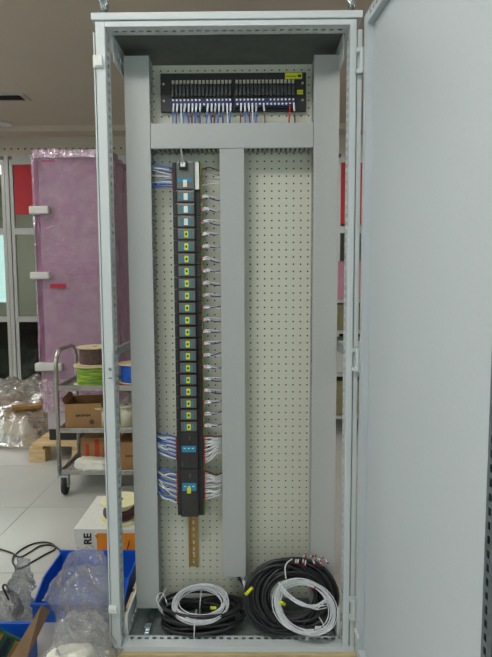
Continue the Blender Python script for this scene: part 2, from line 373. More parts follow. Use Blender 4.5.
cab = thing('control_cabinet', 'tall light grey steel control cabinet with open door and wired mounting plate', 'cabinet', (0, 0, Z0))
HI = 0.363                                      # half width of the opening
def holes_1d(a, b, pitch, wid, start):
    us = [a]; x = start; hs = set()
    while x + wid < b - 0.004:
        us += [x, x + wid]; hs.add(len(us) - 2); x += pitch
    return us + [b], hs
def rails_holes(mb, a, b, v0, v1, hv0, hv1, th, mp, pitch=0.025, wid=0.011, start=None):
    us, hs = holes_1d(a, b, pitch, wid, a + 0.02 if start is None else start)
    return mb.perf(us, [v0, hv0, hv1, v1], lambda i, j: i in hs and j == 1, th, mp)
ZT, ZB = Z0 + 1.962, Z0 + 0.018
for sx in (-1, 1):
    # front post: front face, seal lip, perforated inner flange
    m = MB()
    gx = 0.3915 if sx < 0 else 0.3825; xa, xb = (sx * HI, sx * gx); m.box(min(xa, xb), max(xa, xb), 0, 0.010, Z0, Z0 + 1.978, 0.002)
    xa, xb = (sx * (gx + 0.0033), sx * 0.400); m.box(min(xa, xb), max(xa, xb), 0.004, 0.030, Z0, Z0 + 1.95, 0.002)
    xa, xb = (sx * (gx - 0.001), sx * (gx + 0.004)); m.box(min(xa, xb), max(xa, xb), 0.014, 0.030, Z0, Z0 + 1.95)
    rails_holes(m, Z0 + 0.01, Z0 + 1.965, 0.010, 0.058, 0.026, 0.044, 0.0018, lambda u, v, w, sx=sx: (sx * (HI + w), v, u), wid=0.0135)
    xa, xb = (sx * 0.390, sx * 0.394); m.box(min(xa, xb), max(xa, xb), 0.03, 0.058, Z0, Z0 + 1.95)
    xa, xb = (sx * HI, sx * 0.394); m.box(min(xa, xb), max(xa, xb), 0.056, 0.058, Z0, Z0 + 1.95)
    m.build('front_post', 'cabinet_paint', cab)
    m = MB(); xa, xb = (sx * 0.35, sx * 0.398); m.box(min(xa, xb), max(xa, xb), 0.742, 0.80, Z0, Z0 + 1.97, 0.002)
    m.build('rear_post', 'cabinet_paint', cab)
    # side depth rails, perforated: bottom, top, middle
    for (z0, z1, hz, nm) in ((Z0 + 0.004, Z0 + 0.092, Z0 + 0.028, 'lower_side_rail'), (Z0 + 1.885, Z0 + 1.968, Z0 + 1.918, 'upper_side_rail')):
        m = MB(); rails_holes(m, 0.058, 0.742, z0, z1, hz, hz + 0.012, 0.002, lambda u, v, w, sx=sx: (sx * (0.352 + w), u, v), start=0.085, wid=0.012)
        xa, xb = sx * 0.352, sx * 0.392; 
        zz = z1 - 0.002 if nm[0] == 'u' else z0; m.box(min(xa, xb), max(xa, xb), 0.058, 0.742, zz, zz + 0.002)
        m.build(nm, 'cabinet_paint', cab)
    m = MB(); xa, xb = sx * 0.358, sx * 0.372
    m.box(min(xa, xb), max(xa, xb), 0.05, 0.75, Z0 + 0.975, Z0 + 1.000, 0.002); m.build('middle_side_rail', 'zinc', cab)
m = MB(); m.box(-HI, HI, 0, 0.010, ZT, Z0 + 1.978, 0.001)
rails_holes(m, -HI, HI, 0.010, 0.058, 0.028, 0.036, 0.0018, lambda u, v, w: (u, v, ZT + w), wid=0.013); m.box(-HI, HI, 0.056, 0.058, ZT, Z0 + 1.978)
m.build('top_front_rail', 'cabinet_paint', cab)
m = MB(); m.box(-0.40, 0.40, -0.0015, 0.008, Z0 + 0.0002, ZB - 0.001, 0.0008)
rails_holes(m, -0.355, 0.355, -0.001, 0.058, 0.038, 0.049, 0.0018, lambda u, v, w: (u, v, ZB - w), wid=0.014, start=-0.343); m.box(-HI, HI, 0.056, 0.058, Z0 + 0.001, ZB)
for sx in (-1, 1): m.box(*sorted((sx * 0.355, sx * 0.40)), 0.008, 0.058, Z0, ZB)
m.build('bottom_front_rail', 'cabinet_paint', cab)
bx('rail_slot_shade', 'rubber', cab, -0.35, 0.35, 0.012, 0.054, Z0 + 0.0005, Z0 + 0.003)  # black strip added to paint the shade inside the rail slots
for z, nm in ((Z0 + 1.93, 'top_rear_rail'), (Z0, 'bottom_rear_rail')): bx(nm, 'cabinet_paint', cab, -0.35, 0.35, 0.745, 0.80, z, z + 0.045, 0.002)
m = MB(); m.box(-0.402, 0.398, -0.006, 0.80, Z0 + 1.979, Z0 + 2.0, 0.003); m.build('roof_panel', 'cabinet_paint', cab)
bx('rear_panel', 'cabinet_paint', cab, -0.398, 0.398, 0.80, 0.815, Z0 + 0.01, Z0 + 1.975, 0.002)
for k in range(2):
    bx('floor_plate', 'zinc', cab, -0.35, 0.35, 0.058 + k * 0.345, 0.40 + k * 0.343, Z0 + 0.002, Z0 + 0.006)
# floor slide rail with clip, left foreground of the floor
for x in (-0.300, 0.315): bx('floor_strip', 'zinc_bright', cab, x, x + 0.016, 0.060, 0.60, Z0 + 0.006, Z0 + 0.020, 0.002)
bx('floor_strip', 'zinc', cab, 0.268, 0.282, 0.060, 0.60, Z0 + 0.006, Z0 + 0.018, 0.002)
bx('clip', 'zinc_bright', cab, -0.303, -0.281, 0.080, 0.105, Z0 + 0.020, Z0 + 0.030, 0.002)
# lifting eyes
for x in (-0.372, 0.372):
    m = MB(); m.lathe([(0.020, 0), (0.020, 0.008), (0.012, 0.012), (0.010, 0.030)], (x, 0.035, Z0 + 2.0), 20)
    ring = [(x, 0.035 + 0.026 * math.cos(a), Z0 + 2.052 + 0.026 * math.sin(a)) for a in [2 * PI * k / 28 for k in range(28)]]
    m.tube(ring, 0.0075, 10, True); m.build('lifting_eye', 'zinc_bright', cab, True)
# lock strikers on the left post
for (py, hz) in ((62, 0.036), (609, 0.024)):
    z = at(100, py, 0).z; s = MB(); s.box(-0.399, -0.372, -0.008, 0.004, z - hz / 2, z + hz / 2, 0.002); s.box(-0.393, -0.370, -0.012, -0.008, z - hz / 2 + 0.004, z + hz / 2 - 0.006, 0.0015)
    s.build('striker', 'white_plastic', cab)
z = at(108, 369, 0).z
s = bx('lock_plate', 'cabinet_paint', cab, -0.381, -0.366, -0.003, 0.001, z - 0.04, z + 0.055, 0.001)
MB().lathe([(0.005, -0.003), (0.004, 0)], (-0.373, -0.003, z), 14, 'Y').build('bolt', 'zinc_bright', s)
bx('slot', 'ink', s, -0.379, -0.368, -0.0036, -0.003, z - 0.030, z - 0.027)
# hinges on the right post
for py in (62, 359, 607):
    z = at(360, py, 0).z; h = MB(); h.box(0.379, 0.402, -0.014, 0.004, z - 0.036, z - 0.024, 0.002); h.box(0.379, 0.402, -0.014, 0.004, z + 0.024, z + 0.036, 0.002)
    h.tube([(0.396, -0.012, z - 0.036), (0.396, -0.012, z + 0.036)], 0.006, 10); h.build('hinge', 'cabinet_paint', cab)

# open door
DA = math.radians(5.4)
door_piv = Vector((0.4035, -0.012, 0))
dx, dn = Vector((math.sin(DA), -math.cos(DA), 0)), Vector((-math.cos(DA), -math.sin(DA), 0))   # along the door, and its inner normal
def dmap(u, n, z): return door_piv + dx * u + dn * n + Vector((0, 0, z))
def dbox(mb, u0, u1, n0, n1, z0, z1, bev=0.0):
    t = MB().box(u0, u1, n0, n1, z0, z1, bev); return mb.add([dmap(*p) for p in t.v], t.f)
DW = 0.796; DZ0, DZ1 = Z0 + 0.005, Z0 + 1.985
m = MB(); dbox(m, 0, DW, -0.022, -0.020, DZ0, DZ1); dbox(m, 0, 0.002, -0.020, 0.0, DZ0, DZ1); dbox(m, DW - 0.002, DW, -0.020, 0, DZ0, DZ1)
dbox(m, 0.002, DW - 0.002, -0.020, 0, DZ0, DZ0 + 0.002); dbox(m, 0.002, DW - 0.002, -0.020, 0, DZ1 - 0.002, DZ1)
door = m.build('door', 'door_paint', cab)
# stiffener tubes with punched slots
def stiff(u0, u1, z0, z1, along, c0, c1, mt='door_paint'):
    """hollow tube; slots are punched in its inner face between c0 and c1"""
    m = MB(); N0, N1, e = -0.020, 0.004, 0.0015
    if along == 'z':
        us, hs = holes_1d(z0, z1, 0.025, 0.014, z0 + 0.02)
        m.perf(us, [u0, c0, c1, u1], lambda i, j: i in hs and j == 1, e, lambda a, b, w: dmap(b, N1 - w, a))
        dbox(m, u0, u0 + e, N0, N1 - e, z0, z1); dbox(m, u1 - e, u1, N0, N1 - e, z0, z1)
    else:
        us, hs = holes_1d(u0, u1, 0.025, 0.014, u0 + 0.02)
        m.perf(us, [z0, c0, c1, z1], lambda i, j: i in hs and j == 1, e, lambda a, b, w: dmap(a, N1 - w, b))
        dbox(m, u0, u1, N0, N1 - e, z0, z0 + e); dbox(m, u0, u1, N0, N1 - e, z1 - e, z1)
    return m.build('stiffener_tube', mt, door)
stiff(0.006, 0.034, DZ0 + 0.012, DZ1 - 0.012, 'z', 0.009, 0.013); stiff(DW - 0.050, DW - 0.018, DZ0 + 0.012, DZ1 - 0.012, 'z', DW - 0.042, DW - 0.034, 'zinc_dark')
stiff(0.036, DW - 0.052, DZ1 - 0.040, DZ1 - 0.012, 'u', DZ1 - 0.026, DZ1 - 0.019); stiff(0.036, DW - 0.052, DZ0 + 0.012, DZ0 + 0.038, 'u', DZ0 + 0.018, DZ0 + 0.025)
m = MB(); dbox(m, 0.036, DW - 0.052, -0.020, -0.016, DZ0 + 0.04, DZ1 - 0.042); m.build('inner_sheet', 'door_paint', door)
zc = at(357, 631, -0.03).z
m = MB(); dbox(m, 0.010, 0.050, 0.004, 0.010, zc - 0.006, zc + 0.006, 0.002); m.build('clip', 'white_plastic', door)

# mounting plate with its grid of square holes
YP = 0.22
us = [-0.345]; hsu = set(); x = -0.335
while x < 0.34: us += [x - 0.0026, x + 0.0026]; hsu.add(len(us) - 2); x += 0.025
us.append(0.345)
vs = [Z0 + 0.05]; hsv = set(); z = Z0 + 0.0685
while z < Z0 + 1.93: vs += [z - 0.0026, z + 0.0026]; hsv.add(len(vs) - 2); z += 0.025
vs.append(Z0 + 1.936)
mp_ = MB().perf(us, vs, lambda i, j: i in hsu and j in hsv, 0.0025, lambda u, v, w: (u, YP + w, v)); mp_.build('mounting_plate', 'plate_paint', cab)
bx('plate_bracket', 'zinc', cab, -0.35, 0.35, YP + 0.003, YP + 0.03, Z0 + 0.006, Z0 + 0.05)
# dark sheet added behind the plate so its holes read as shaded
bx('hole_shade_sheet', 'rubber', cab, -0.343, 0.343, YP + 0.0030, YP + 0.0045, Z0 + 0.052, Z0 + 1.934)
bx('roof_dark_sheet', 'roof_dark_grey', cab, -0.36, 0.36, 0.060, 0.74, Z0 + 1.966, Z0 + 1.9785)  # added dark sheet so the roof underside reads darker

# ------------------------------------------------------------------ cable ducts
def duct(label, x0, x1, z0, z1, along):
    YF = 0.14; t = thing('cable_duct', label, 'cable duct', ((x0 + x1) / 2, YP, z0), 'slotted grey cable ducts')
    c = MB(); c.box(x0, x1, YF, YF + 0.003, z0, z1, 0.001)
    if along == 'z':
        c.box(x0, x0 + 0.0015, YF + 0.003, YF + 0.012, z0, z1); c.box(x1 - 0.0015, x1, YF + 0.003, YF + 0.012, z0, z1)
    else:
        c.box(x0, x1, YF + 0.003, YF + 0.012, z0, z0 + 0.0015); c.box(x0, x1, YF + 0.003, YF + 0.012, z1 - 0.0015, z1)
    c.build('cover', 'duct_grey', t)
    a, b = (z0, z1) if along == 'z' else (x0, x1); us, hs = holes_1d(a, b, 0.0155, 0.0065, a + 0.006)
    for side in (0, 1):
        m = MB(); e = 0.002
        if along == 'z':
            X = x0 + e if side == 0 else x1 - e - 0.0016
            m.perf(us, [YF + 0.010, YF + 0.015, YP - 0.014, YP], lambda i, j: i in hs and j in (1,), 0.0016, lambda u, v, w: (X + w, v, u))
        else:
            Z = z0 + e if side == 0 else z1 - e - 0.0016
            m.perf(us, [YF + 0.010, YF + 0.015, YP - 0.014, YP], lambda i, j: i in hs and j in (1,), 0.0016, lambda u, v, w: (u, v, Z + w))
        m.build('slotted_wall', 'duct_grey', t)
    bx('base', 'duct_grey', t, x0 + 0.004, x1 - 0.004, YP - 0.003, YP - 0.0005, z0 + 0.001, z1 - 0.001)
    for k in range(5):      # wires lying inside the duct
        f = 0.016 + k * ((x1 - x0 if along == 'z' else z1 - z0) - 0.032) / 4; y = YP - 0.020 - 0.014 * (k % 3)
        pts = [(x0 + f, y, z0 + 0.012), (x0 + f, y, z1 - 0.012)] if along == 'z' else [(x0 + 0.012, y, z0 + f), (x1 - 0.012, y, z0 + f)]
        MB().tube(pts, 0.0085, 8).build('wire_bundle', ('cable_black', 'wire_violet')[k == 2], t, True)
    return t
duct('tall grey cable duct along the left edge of the mounting plate', -0.341, -0.260, Z0 + 0.060, Z0 + 1.936, 'z')
duct('tall grey cable duct along the right edge of the mounting plate', 0.273, 0.356, Z0 + 0.060, Z0 + 1.934, 'z')
duct('horizontal grey cable duct crossing below the black terminal panel', -0.2585, 0.2715, Z0 + 1.644, Z0 + 1.723, 'x')
duct('grey cable duct hanging down the middle of the mounting plate', -0.034, 0.046, Z0 + 0.177, Z0 + 1.6425, 'z')

# ------------------------------------------------------------------ terminal panel
P_ = thing('terminal_rack', 'black rack panel with two rows of fused terminals at cabinet top', 'terminal panel', (0.01, YP, Z0 + 1.779))
TX0, TX1, TZ0, TZ1, TY = -0.234, 0.254, Z0 + 1.780, Z0 + 1.905, 0.205
bx('faceplate', 'panel_black', P_, TX0, TX1, TY, TY + 0.013, TZ0, TZ1, 0.002)
for z in (TZ0 + 0.035, TZ1 - 0.035):
    for x in (TX0 + 0.010, TX1 - 0.012):
        MB().lathe([(0.003, -0.0035), (0.0045, 0)], (x, TY, z), 12, 'Y').build('screw', 'screw_steel', P_)
zc = at(200, 82, 0.2).z; fzt, fzb = at(200, 87, 0.2).z, at(200, 97.5, 0.2).z; d1, d2 = at(200, 101, 0.2).z, at(200, 105.3, 0.2).z
fu = sc = ds = None
TERM_X = []
for b, (xs, xe) in enumerate(((-0.191, 0.0), (0.022, 0.210))):
    bx('terminal_block', 'black_plastic', P_, xs - 0.007, xe + 0.007, TY - 0.010, TY, d2 - 0.012, fzt + 0.004, 0.001)
    bx('terminal_strip', 'terminal_blue', P_, xs - 0.006, xe + 0.006, TY - 0.014, TY - 0.010, d2 - 0.007, d1 + 0.004)
    for k in range(16):
        x = xs + (xe - xs) * k / 15; TERM_X.append(x)
        if fu is None:
            fu = MB().box(-0.0037, 0.0037, -0.022, -0.010, fzb, fzt, 0.001).build('fuse_holder', 'fuse_grey', P_)
            sc = MB().box(-0.0042, 0.0042, -0.006, 0.0, zc - 0.006, zc + 0.006, 0.001).build('screw_terminal', 'screw_steel', P_)
            ds = MB().lathe([(0.0034, -0.002), (0.0034, 0.0)], (0, 0, 0), 8, 'Y').build('clamp_screw', 'white_plastic', P_)
            ds0 = ds
            for o in (fu, sc): o.location = (x, TY, 0)
            ds.location = (x, TY - 0.014, d1)
            o = dup(ds, P_, (x + 0.002, TY - 0.014, d2))
        else:
            dup(fu, P_, (x, TY, 0)); dup(sc, P_, (x, TY, 0))
            if k not in (8,): dup(ds, P_, (x, TY - 0.014, d1))
            dup(ds, P_, (x + 0.002, TY - 0.014, d2))
for (a, b) in (((285, 73), (302, 79)), ((297, 90), (303, 94.3))):
    p, q = at(*a, TY), at(*b, TY)
    l = bx('yellow_label', 'tag_yellow', P_, p.x, q.x, TY - 0.0012, TY - 0.0002, q.z, p.z)
    bx('print_line', 'ink', l, p.x + 0.002, (p.x * 0.35 + q.x * 0.65), TY - 0.0016, TY - 0.0012, q.z * 0.62 + p.z * 0.38, q.z * 0.52 + p.z * 0.48)
    bx('print_line', 'ink', l, (p.x * 0.25 + q.x * 0.75), q.x - 0.003, TY - 0.0016, TY - 0.0012, q.z * 0.7 + p.z * 0.3, q.z * 0.3 + p.z * 0.7)
# wires from the terminals down into the horizontal duct, each with a white marker sleeve
cols = ['wire_blue', 'wire_violet', 'wire_brown', 'wire_blue', 'wire_violet', 'wire_white']
names = {'wire_blue': 'blue', 'wire_violet': 'violet', 'wire_brown': 'brown', 'wire_green': 'green', 'wire_white': 'white', 'wire_red': 'red'}
used = [i for i in range(16) if i not in (8,)] + [17, 18, 19, 20, 21, 23, 30, 31]
ORD32 = ORD + ['twenty-first', 'twenty-second', 'twenty-third', 'twenty-fourth']
for n, i in enumerate(used):
    x = TERM_X[i] + 0.002; c = 'wire_red' if i in (30,) else cols[(i * 7 + 3) % 6] if i != 31 else 'wire_brown'
    t = thing('terminal_wire', '%s sleeved wire dropping from the black terminal panel, %s from the left' % (names[c], ORD32[n].replace('topmost', 'first')), 'wire', (x, TY - 0.02, Z0 + 1.723), 'wires below the terminal panel')
    xe = x + random.uniform(-0.006, 0.006)
    path = spline([(x, TY - 0.015, d2 - 0.004), (x + (xe - x) * 0.4, TY - 0.026, d2 - 0.035), (xe, TY - 0.026, Z0 + 1.715)], 5)
    MB().tube(path, 0.0028, 6).build('wire', c, t, True)
    MB().tube([path[0] + Vector((0, -0.0005, 0.002)), path[0] * 0.0 + path[4] * 1.0 + Vector((0, -0.0005, 0))], 0.0034, 6).build('marker_sleeve', 'wire_red' if i == 30 else 'wire_white', t, True)

# ------------------------------------------------------------------ module column on its rail
R_ = thing('mounting_rail', 'perforated yellow brass mounting rail carrying the column of modules', 'rail', (-0.145, YP, Z0 + 0.172))
m = MB(); rx = -0.1445
us2, hs2 = holes_1d(Z0 + 0.172, Z0 + 1.60, 0.025, 0.013, Z0 + 0.182)
m.perf(us2, [-0.012, -0.003, 0.003, 0.012], lambda i, j: i in hs2 and j == 1, 0.001, lambda u, v, w: (rx + v, YP - 0.002 + w, u))
for s_ in (-1, 1):
    m.box(*sorted((rx + s_ * 0.012, rx + s_ * 0.0128)), YP - 0.0085, YP - 0.001, Z0 + 0.172, Z0 + 1.60)
    m.box(*sorted((rx + s_ * 0.012, rx + s_ * 0.0175)), YP - 0.0092, YP - 0.0085, Z0 + 0.172, Z0 + 1.60)
m.build('rail_profile', 'rail_brass', R_)
for py in (552, 561): MB().lathe([(0.0045, -0.004), (0.0055, 0)], (rx, YP - 0.002, at(190, py, YP).z), 14, 'Y').build('screw', 'zinc_bright', R_)

MXL, MXR = -0.192, -0.100; YM = 0.142
def z_at(py): return at(186, py, YM).z
edges = [z_at(190) + (z_at(432.5) - z_at(190)) * k / 20 for k in range(21)]
GAP = 0.0008
def carrier(t, z0, z1):
    bx('carrier_base', 'black_plastic', t, MXL, MXR, 0.195, 0.2105, z0, z1)
    for (a, b) in ((MXL, MXL + 0.013), (MXR - 0.017, MXR)):
        bx('terminal_block', 'black_plastic', t, a, b, 0.158, 0.195, z0, z1, 0.001)
def term_dots(t, z0, z1, n):
    for (x, m) in ((MXL + 0.005, 'fuse_grey'), (MXR - 0.006, 'fuse_grey')):
        d = MB()
        for k in range(n):
            z = z0 + (z1 - z0) * (k + 0.5) / n; d.box(x - 0.0022, x + 0.0022, 0.1568, 0.158, z - 0.0018, z + 0.0018)
        d.build('terminal_screws', m, t)
def side_strip(t, z0, z1):
    bx('earth_strip', 'wire_green', t, MXR + 0.0002, MXR + 0.003, 0.164, 0.195, z0, z1)
    zc = (z0 + z1) / 2; bx('red_clamp', 'wire_red', t, MXR + 0.0002, MXR + 0.004, 0.156, 0.164, zc - 0.005, zc + 0.005)
proto = None
H1 = edges[0] - edges[1]
def small_module(z0, z1, tagm):
    t = thing('signal_module', 'x', 'module', (-0.148, YP, z0), 'slim modules stacked on the brass rail')
    carrier(t, z0 + GAP, z1 - GAP); term_dots(t, z0, z1, 5); side_strip(t, z0, z1)
    bx('housing', 'module_black', t, -0.179, -0.117, YM + 0.004, 0.195, z0 + GAP, z1 - GAP, 0.0015)
    bx('front_window', 'smoked_lens', t, -0.1745, -0.1205, YM + 0.0005, YM + 0.004, z0 + 0.004, z1 - 0.005, 0.0012)
    zc = (z0 + z1) / 2 - 0.001
    l = bx('blue_label', 'label_blue', t, -0.163, -0.1315, YM - 0.0008, YM + 0.0005, zc - 0.010, zc + 0.008)
    bx('tag', tagm, l, -0.1535, -0.1405, YM - 0.0022, YM - 0.0008, zc - 0.011, zc + 0.0105)
    if tagm == 'tag_yellow': bx('tag_mark', 'ink', l, -0.150, -0.144, YM - 0.0026, YM - 0.0022, zc - 0.004, zc + 0.004)
    return t
pw = small_module(edges[1], edges[0], 'tag_white'); py_ = None
for k in range(20):
    z0 = edges[k + 1]
    if k == 0: t = pw
    elif k < 3: t = dup(pw, None, (-0.148, YP, z0))
    elif py_ is None: py_ = t = small_module(edges[4], edges[3], 'tag_yellow')
    else: t = dup(py_, None, (-0.148, YP, z0))
    if k < 3: t['label'] = 'slim dark module with a white tag, %s of three below the head module' % ORD[k].replace('topmost', 'first')
    else: t['label'] = 'slim dark module with a yellow tag, %s yellow-tagged one from the top' % ORD[k - 3].replace('topmost', 'first')
# head module with plug and grey lead
t = thing('head_module', 'grey head module with plugged-in lead at the top of the module column', 'module', (-0.148, YP, edges[0]))
z0, z1 = edges[0], z_at(161)
carrier(t, z0 + GAP, z1); term_dots(t, z0, z1, 14)
bx('housing', 'module_black', t, -0.179, -0.117, YM + 0.004, 0.195, z0 + GAP, z1, 0.0015)
bx('front_cover', 'smoked_lens', t, -0.176, -0.119, YM, YM + 0.004, z0 + 0.004, z1 - 0.003, 0.0015)
lz = z_at(180); l = bx('blue_label', 'label_blue', t, -0.174, -0.126, YM - 0.001, YM, lz - 0.006, lz + 0.006)
zc = z_at(183); bx('tag', 'tag_white', l, -0.155, -0.142, YM - 0.0024, YM - 0.001, zc - 0.013, zc + 0.010)
bx('white_strip', 'white_plastic', t, MXR - 0.0185, MXR - 0.003, 0.150, 0.157, z_at(189), z_at(161.5), 0.001)
zc = z_at(166); bx('socket', 'black_plastic', t, -0.166, -0.139, YM - 0.010, YM, zc - 0.013, zc + 0.015, 0.002)
bx('plug', 'white_plastic', t, -0.161, -0.145, YM - 0.018, YM - 0.010, zc - 0.006, zc + 0.010, 0.002)
bx('earth_strip', 'wire_green', t, MXR + 0.0002, MXR + 0.003, 0.164, 0.195, z0, z1)
tag(MB().tube(spline([(-0.153, YM - 0.016, zc + 0.004), (-0.155, YM - 0.020, zc + 0.03), (-0.161, YM - 0.005, zc + 0.055), (-0.164, YM + 0.010, Z0 + 1.650)], 6), 0.0032, 8).build('plug_lead', 'cable_grey', smooth=True),
    'grey lead rising from the head module into the horizontal duct', 'cable')
# two tall black modules at the foot of the column
for n, (a, b, tagd) in enumerate(((432.5, 469.5, False), (469.5, 517.5, True))):
    z1, z0 = z_at(a), z_at(b)
    t = thing('tall_module', 'tall black module with plain blue label, just above the lowest module' if n == 0 else 'lowest tall black module with a yellow tag on its blue label', 'module', (-0.148, YP, z0), 'tall modules at the column foot')
    carrier(t, z0 + GAP, z1 - GAP); term_dots(t, z0, z1, 16 if n == 0 else 20)
    bx('housing', 'module_black', t, -0.179, -0.117, YM + 0.003, 0.195, z0 + GAP, z1 - GAP, 0.002)
    bx('front_door', 'module_black', t, -0.175, -0.121, YM, YM + 0.003, z0 + 0.004, z1 - 0.004, 0.001)
    zl = z_at(449) if n == 0 else z_at(487); hh = 0.011 if n == 0 else 0.014
    l = bx('blue_label', 'label_blue', t, -0.173, -0.124, YM - 0.001, YM, zl - hh, zl + hh)
    for k in range(3): bx('print_mark', 'tag_white', l, -0.166 + k * 0.014, -0.159 + k * 0.014, YM - 0.0013, YM - 0.001, zl + 0.001, zl + 0.004)
    if tagd: bx('tag', 'tag_yellow', l, -0.156, -0.143, YM - 0.0025, YM - 0.001, zl - 0.022, zl - 0.001)
    zz = z1 - 0.020; bx('emblem', 'fuse_grey', t, -0.148, -0.142, YM - 0.001, YM, zz - 0.007, zz + 0.007)
    bx('latch', 'fuse_grey', t, -0.1745, -0.168, YM - 0.003, YM, z0 + 0.010, z0 + 0.030, 0.001)
    bx('earth_strip', 'wire_green', t, MXR + 0.0002, MXR + 0.003, 0.164, 0.195, z0, z1)

# ------------------------------------------------------------------ wires beside the modules
def wire(label, pts, r, c, group, sleeve=None, ferrule=None, name='wire'):
    p = spline(pts, 6)
    t = thing(name, label, 'wire', p[0], group)
    MB().tube(p, r, 6).build('conductor', c, t, True)
    if sleeve: MB().tube(p[:sleeve], r * 1.5, 6).build('marker_sleeve', 'wire_white', t, True)
    if ferrule: MB().tube([p[0] - (p[1] - p[0]).normalized() * 0.006, p[0]], r * 1.3, 6).build('ferrule', ferrule, t, True)
    return t
DXM = -0.036
for k in range(20):
    zc = (edges[k] + edges[k + 1]) / 2
    for j, c in enumerate(('wire_white', 'wire_violet')):
        dz = 0.002 - j * 0.006; sag = random.uniform(-0.012, 0.010)
        wire('%s wire from the %s slim module to the middle duct' % (names[c], ORD[k]), [(MXR + 0.006, 0.160, zc + dz), (-0.078, 0.152 - 0.004 * j, zc + dz + 0.003), (-0.055, 0.158, zc + dz + sag * 0.6), (DXM, 0.170, zc + sag - 0.002)],
             0.0021, c, 'wire pairs between modules and the middle duct', 8 if j == 0 else 9, 'wire_red' if j == 0 else None)
# head module wires
for k in range(4):
    c = ['wire_brown', 'cable_grey', 'cable_grey', 'wire_white'][k]; z = z_at(168 + k * 5.5)
    wire('%s wire right of the head module, %s down' % ('brown' if k == 0 else 'pale', ['first', 'second', 'third', 'fourth'][k]), [(MXR + 0.006, 0.165, z), (-0.07, 0.155, z + 0.004), (DXM, 0.170, z - 0.004 + 0.003 * k)], 0.002, c, 'wires right of the head module', None, 'wire_red')
for k in range(9):
    c = ['wire_blue', 'wire_white', 'wire_blue', 'wire_white', 'wire_white', 'wire_blue', 'wire_white', 'wire_blue', 'wire_blue'][k]
    za = at(170, 168 + k * 2.3, 0.16).z; zb = at(152, [164, 168, 171, 170, 176, 184, 183, 186, 187][k], 0.17).z
    wire('%s wire left of the head module, %s down' % (names[c], ORD[k].replace('topmost', 'first')), [(MXL - 0.004, 0.165, za), (MXL - 0.03, 0.155, (za * 2 + zb) / 3), (-0.262, 0.172, zb)], 0.0022, c, 'wires left of the head module', None, 'wire_red')
for blk, (yA, yB, L) in enumerate(((437, 459, [436, 441, 443, 447, 449, 452, 454, 450, 453]), (472, 503, [466, 470, 474, 477, 483, 486, 489, 494, 497]))):
    nm = 'upper' if blk == 0 else 'lowest'
    for k in range(12):
        c = 'wire_blue' if k % 2 == 0 else 'wire_white'
        f = k / 11; za = at(178, yA + (yB - yA) * f, 0.16).z
        pyb = (yA - 2 + (17 if blk == 0 else 21) * f) if k % 3 else (yA - 4 + 13 * f); zb = at(160, pyb, 0.17).z
        wire('%s wire left of the %s tall module, %s down' % (names[c], nm, ORD[k].replace('topmost', 'first')),
             [(MXL - 0.004, 0.160, za), (MXL - 0.025, 0.152, za + 0.006 + 0.2 * (zb - za)), (-0.240, 0.150, za + 0.65 * (zb - za) + random.uniform(-0.004, 0.008)), (-0.262, 0.172, zb)],
             0.0026, c, 'wires left of the tall modules', None, 'wire_red')
    for k in range(13):
        c = 'wire_brown' if k == 0 else 'wire_white'
        f = k / 12; za = at(203, (yA - 1) + (yB - yA + (5 if blk == 0 else -3)) * f, 0.16).z
        zb = at(221, (436 if blk == 0 else 473) + (18 if blk == 0 else 24) * f * (0.8 + 0.2 * random.random()), 0.17).z
        wire('%s wire right of the %s tall module, %s down' % (names[c], nm, ORD[k].replace('topmost', 'first')),
             [(MXR + 0.006, 0.160, za), (-0.075, 0.148, za + 0.3 * (zb - za) + random.uniform(0, 0.012)), (-0.055, 0.152, zb + random.uniform(-0.004, 0.008)), (DXM, 0.170, zb)],
             0.0024, c, 'wires right of the tall modules', None, 'wire_red')
# short black cable stub hanging below the middle duct
t = thing('cable_stub', 'black and white cable ends poking from the foot of the middle duct', 'cable', (0.03, 0.17, Z0 + 0.12))
MB().tube(spline([(0.010, 0.17, Z0 + 0.20), (0.020, 0.165, Z0 + 0.165), (0.040, 0.155, Z0 + 0.135), (0.05, 0.15, Z0 + 0.10)], 5), 0.006, 8).build('sheath', 'cable_black', t, True)
for k in range(3): MB().tube(spline([(0.020 + k * 0.006, 0.168, Z0 + 0.19), (0.036 + k * 0.003, 0.150, Z0 + 0.15), (0.046 + k * 0.004, 0.145, Z0 + 0.10)], 5), 0.0022, 6).build('core', 'wire_white', t, True)

# ------------------------------------------------------------------ cable coils on the cabinet floor
def coil_path(turns, frame, a, b, ra, rh, seg=30, seed=0, e=1.0):
    rnd = random.Random(seed); N = turns + 2
    offs = [(rnd.uniform(-1, 1), rnd.uniform(-1, 1), rnd.uniform(-1, 1), rnd.uniform(-1, 1)) for _ in range(N * 2)]
    out = []
    for i in range(turns * seg + 1):
        t = i / seg; k = int(t * 2); f = t * 2 - k; f = f * f * (3 - 2 * f)
        o0, o1 = offs[k % len(offs)], offs[(k + 1) % len(offs)]
        dr = (o0[0] * (1 - f) + o1[0] * f) * ra; dh = (o0[1] * (1 - f) + o1[1] * f) * rh
        an = 2 * PI * t
        out.append(frame(( a + dr) * math.cos(an), (b + dr * e) * math.sin(an), dh))
    return out
def flat(c): return lambda x, y, h: Vector((c[0] + x, c[1] + y, c[2] + h))
def lean(c, t, roll=0.0):
    ct, st = math.cos(t), math.sin(t)
    def f(x, y, h):
        x, y = x * math.cos(roll) - y * math.sin(roll), x * math.sin(roll) + y * math.cos(roll)
        return Vector((c[0] + x, c[1] + y * ct - h * st, c[2] + y * st + h * ct))
    return f
t = thing('cable_coil', 'black cable coil lying flat with a white wire loop, below the brass rail', 'cable coil', (-0.106, 0.125, Z0 + 0.006), 'cable coils on the cabinet floor')
cz = Z0 + 0.054
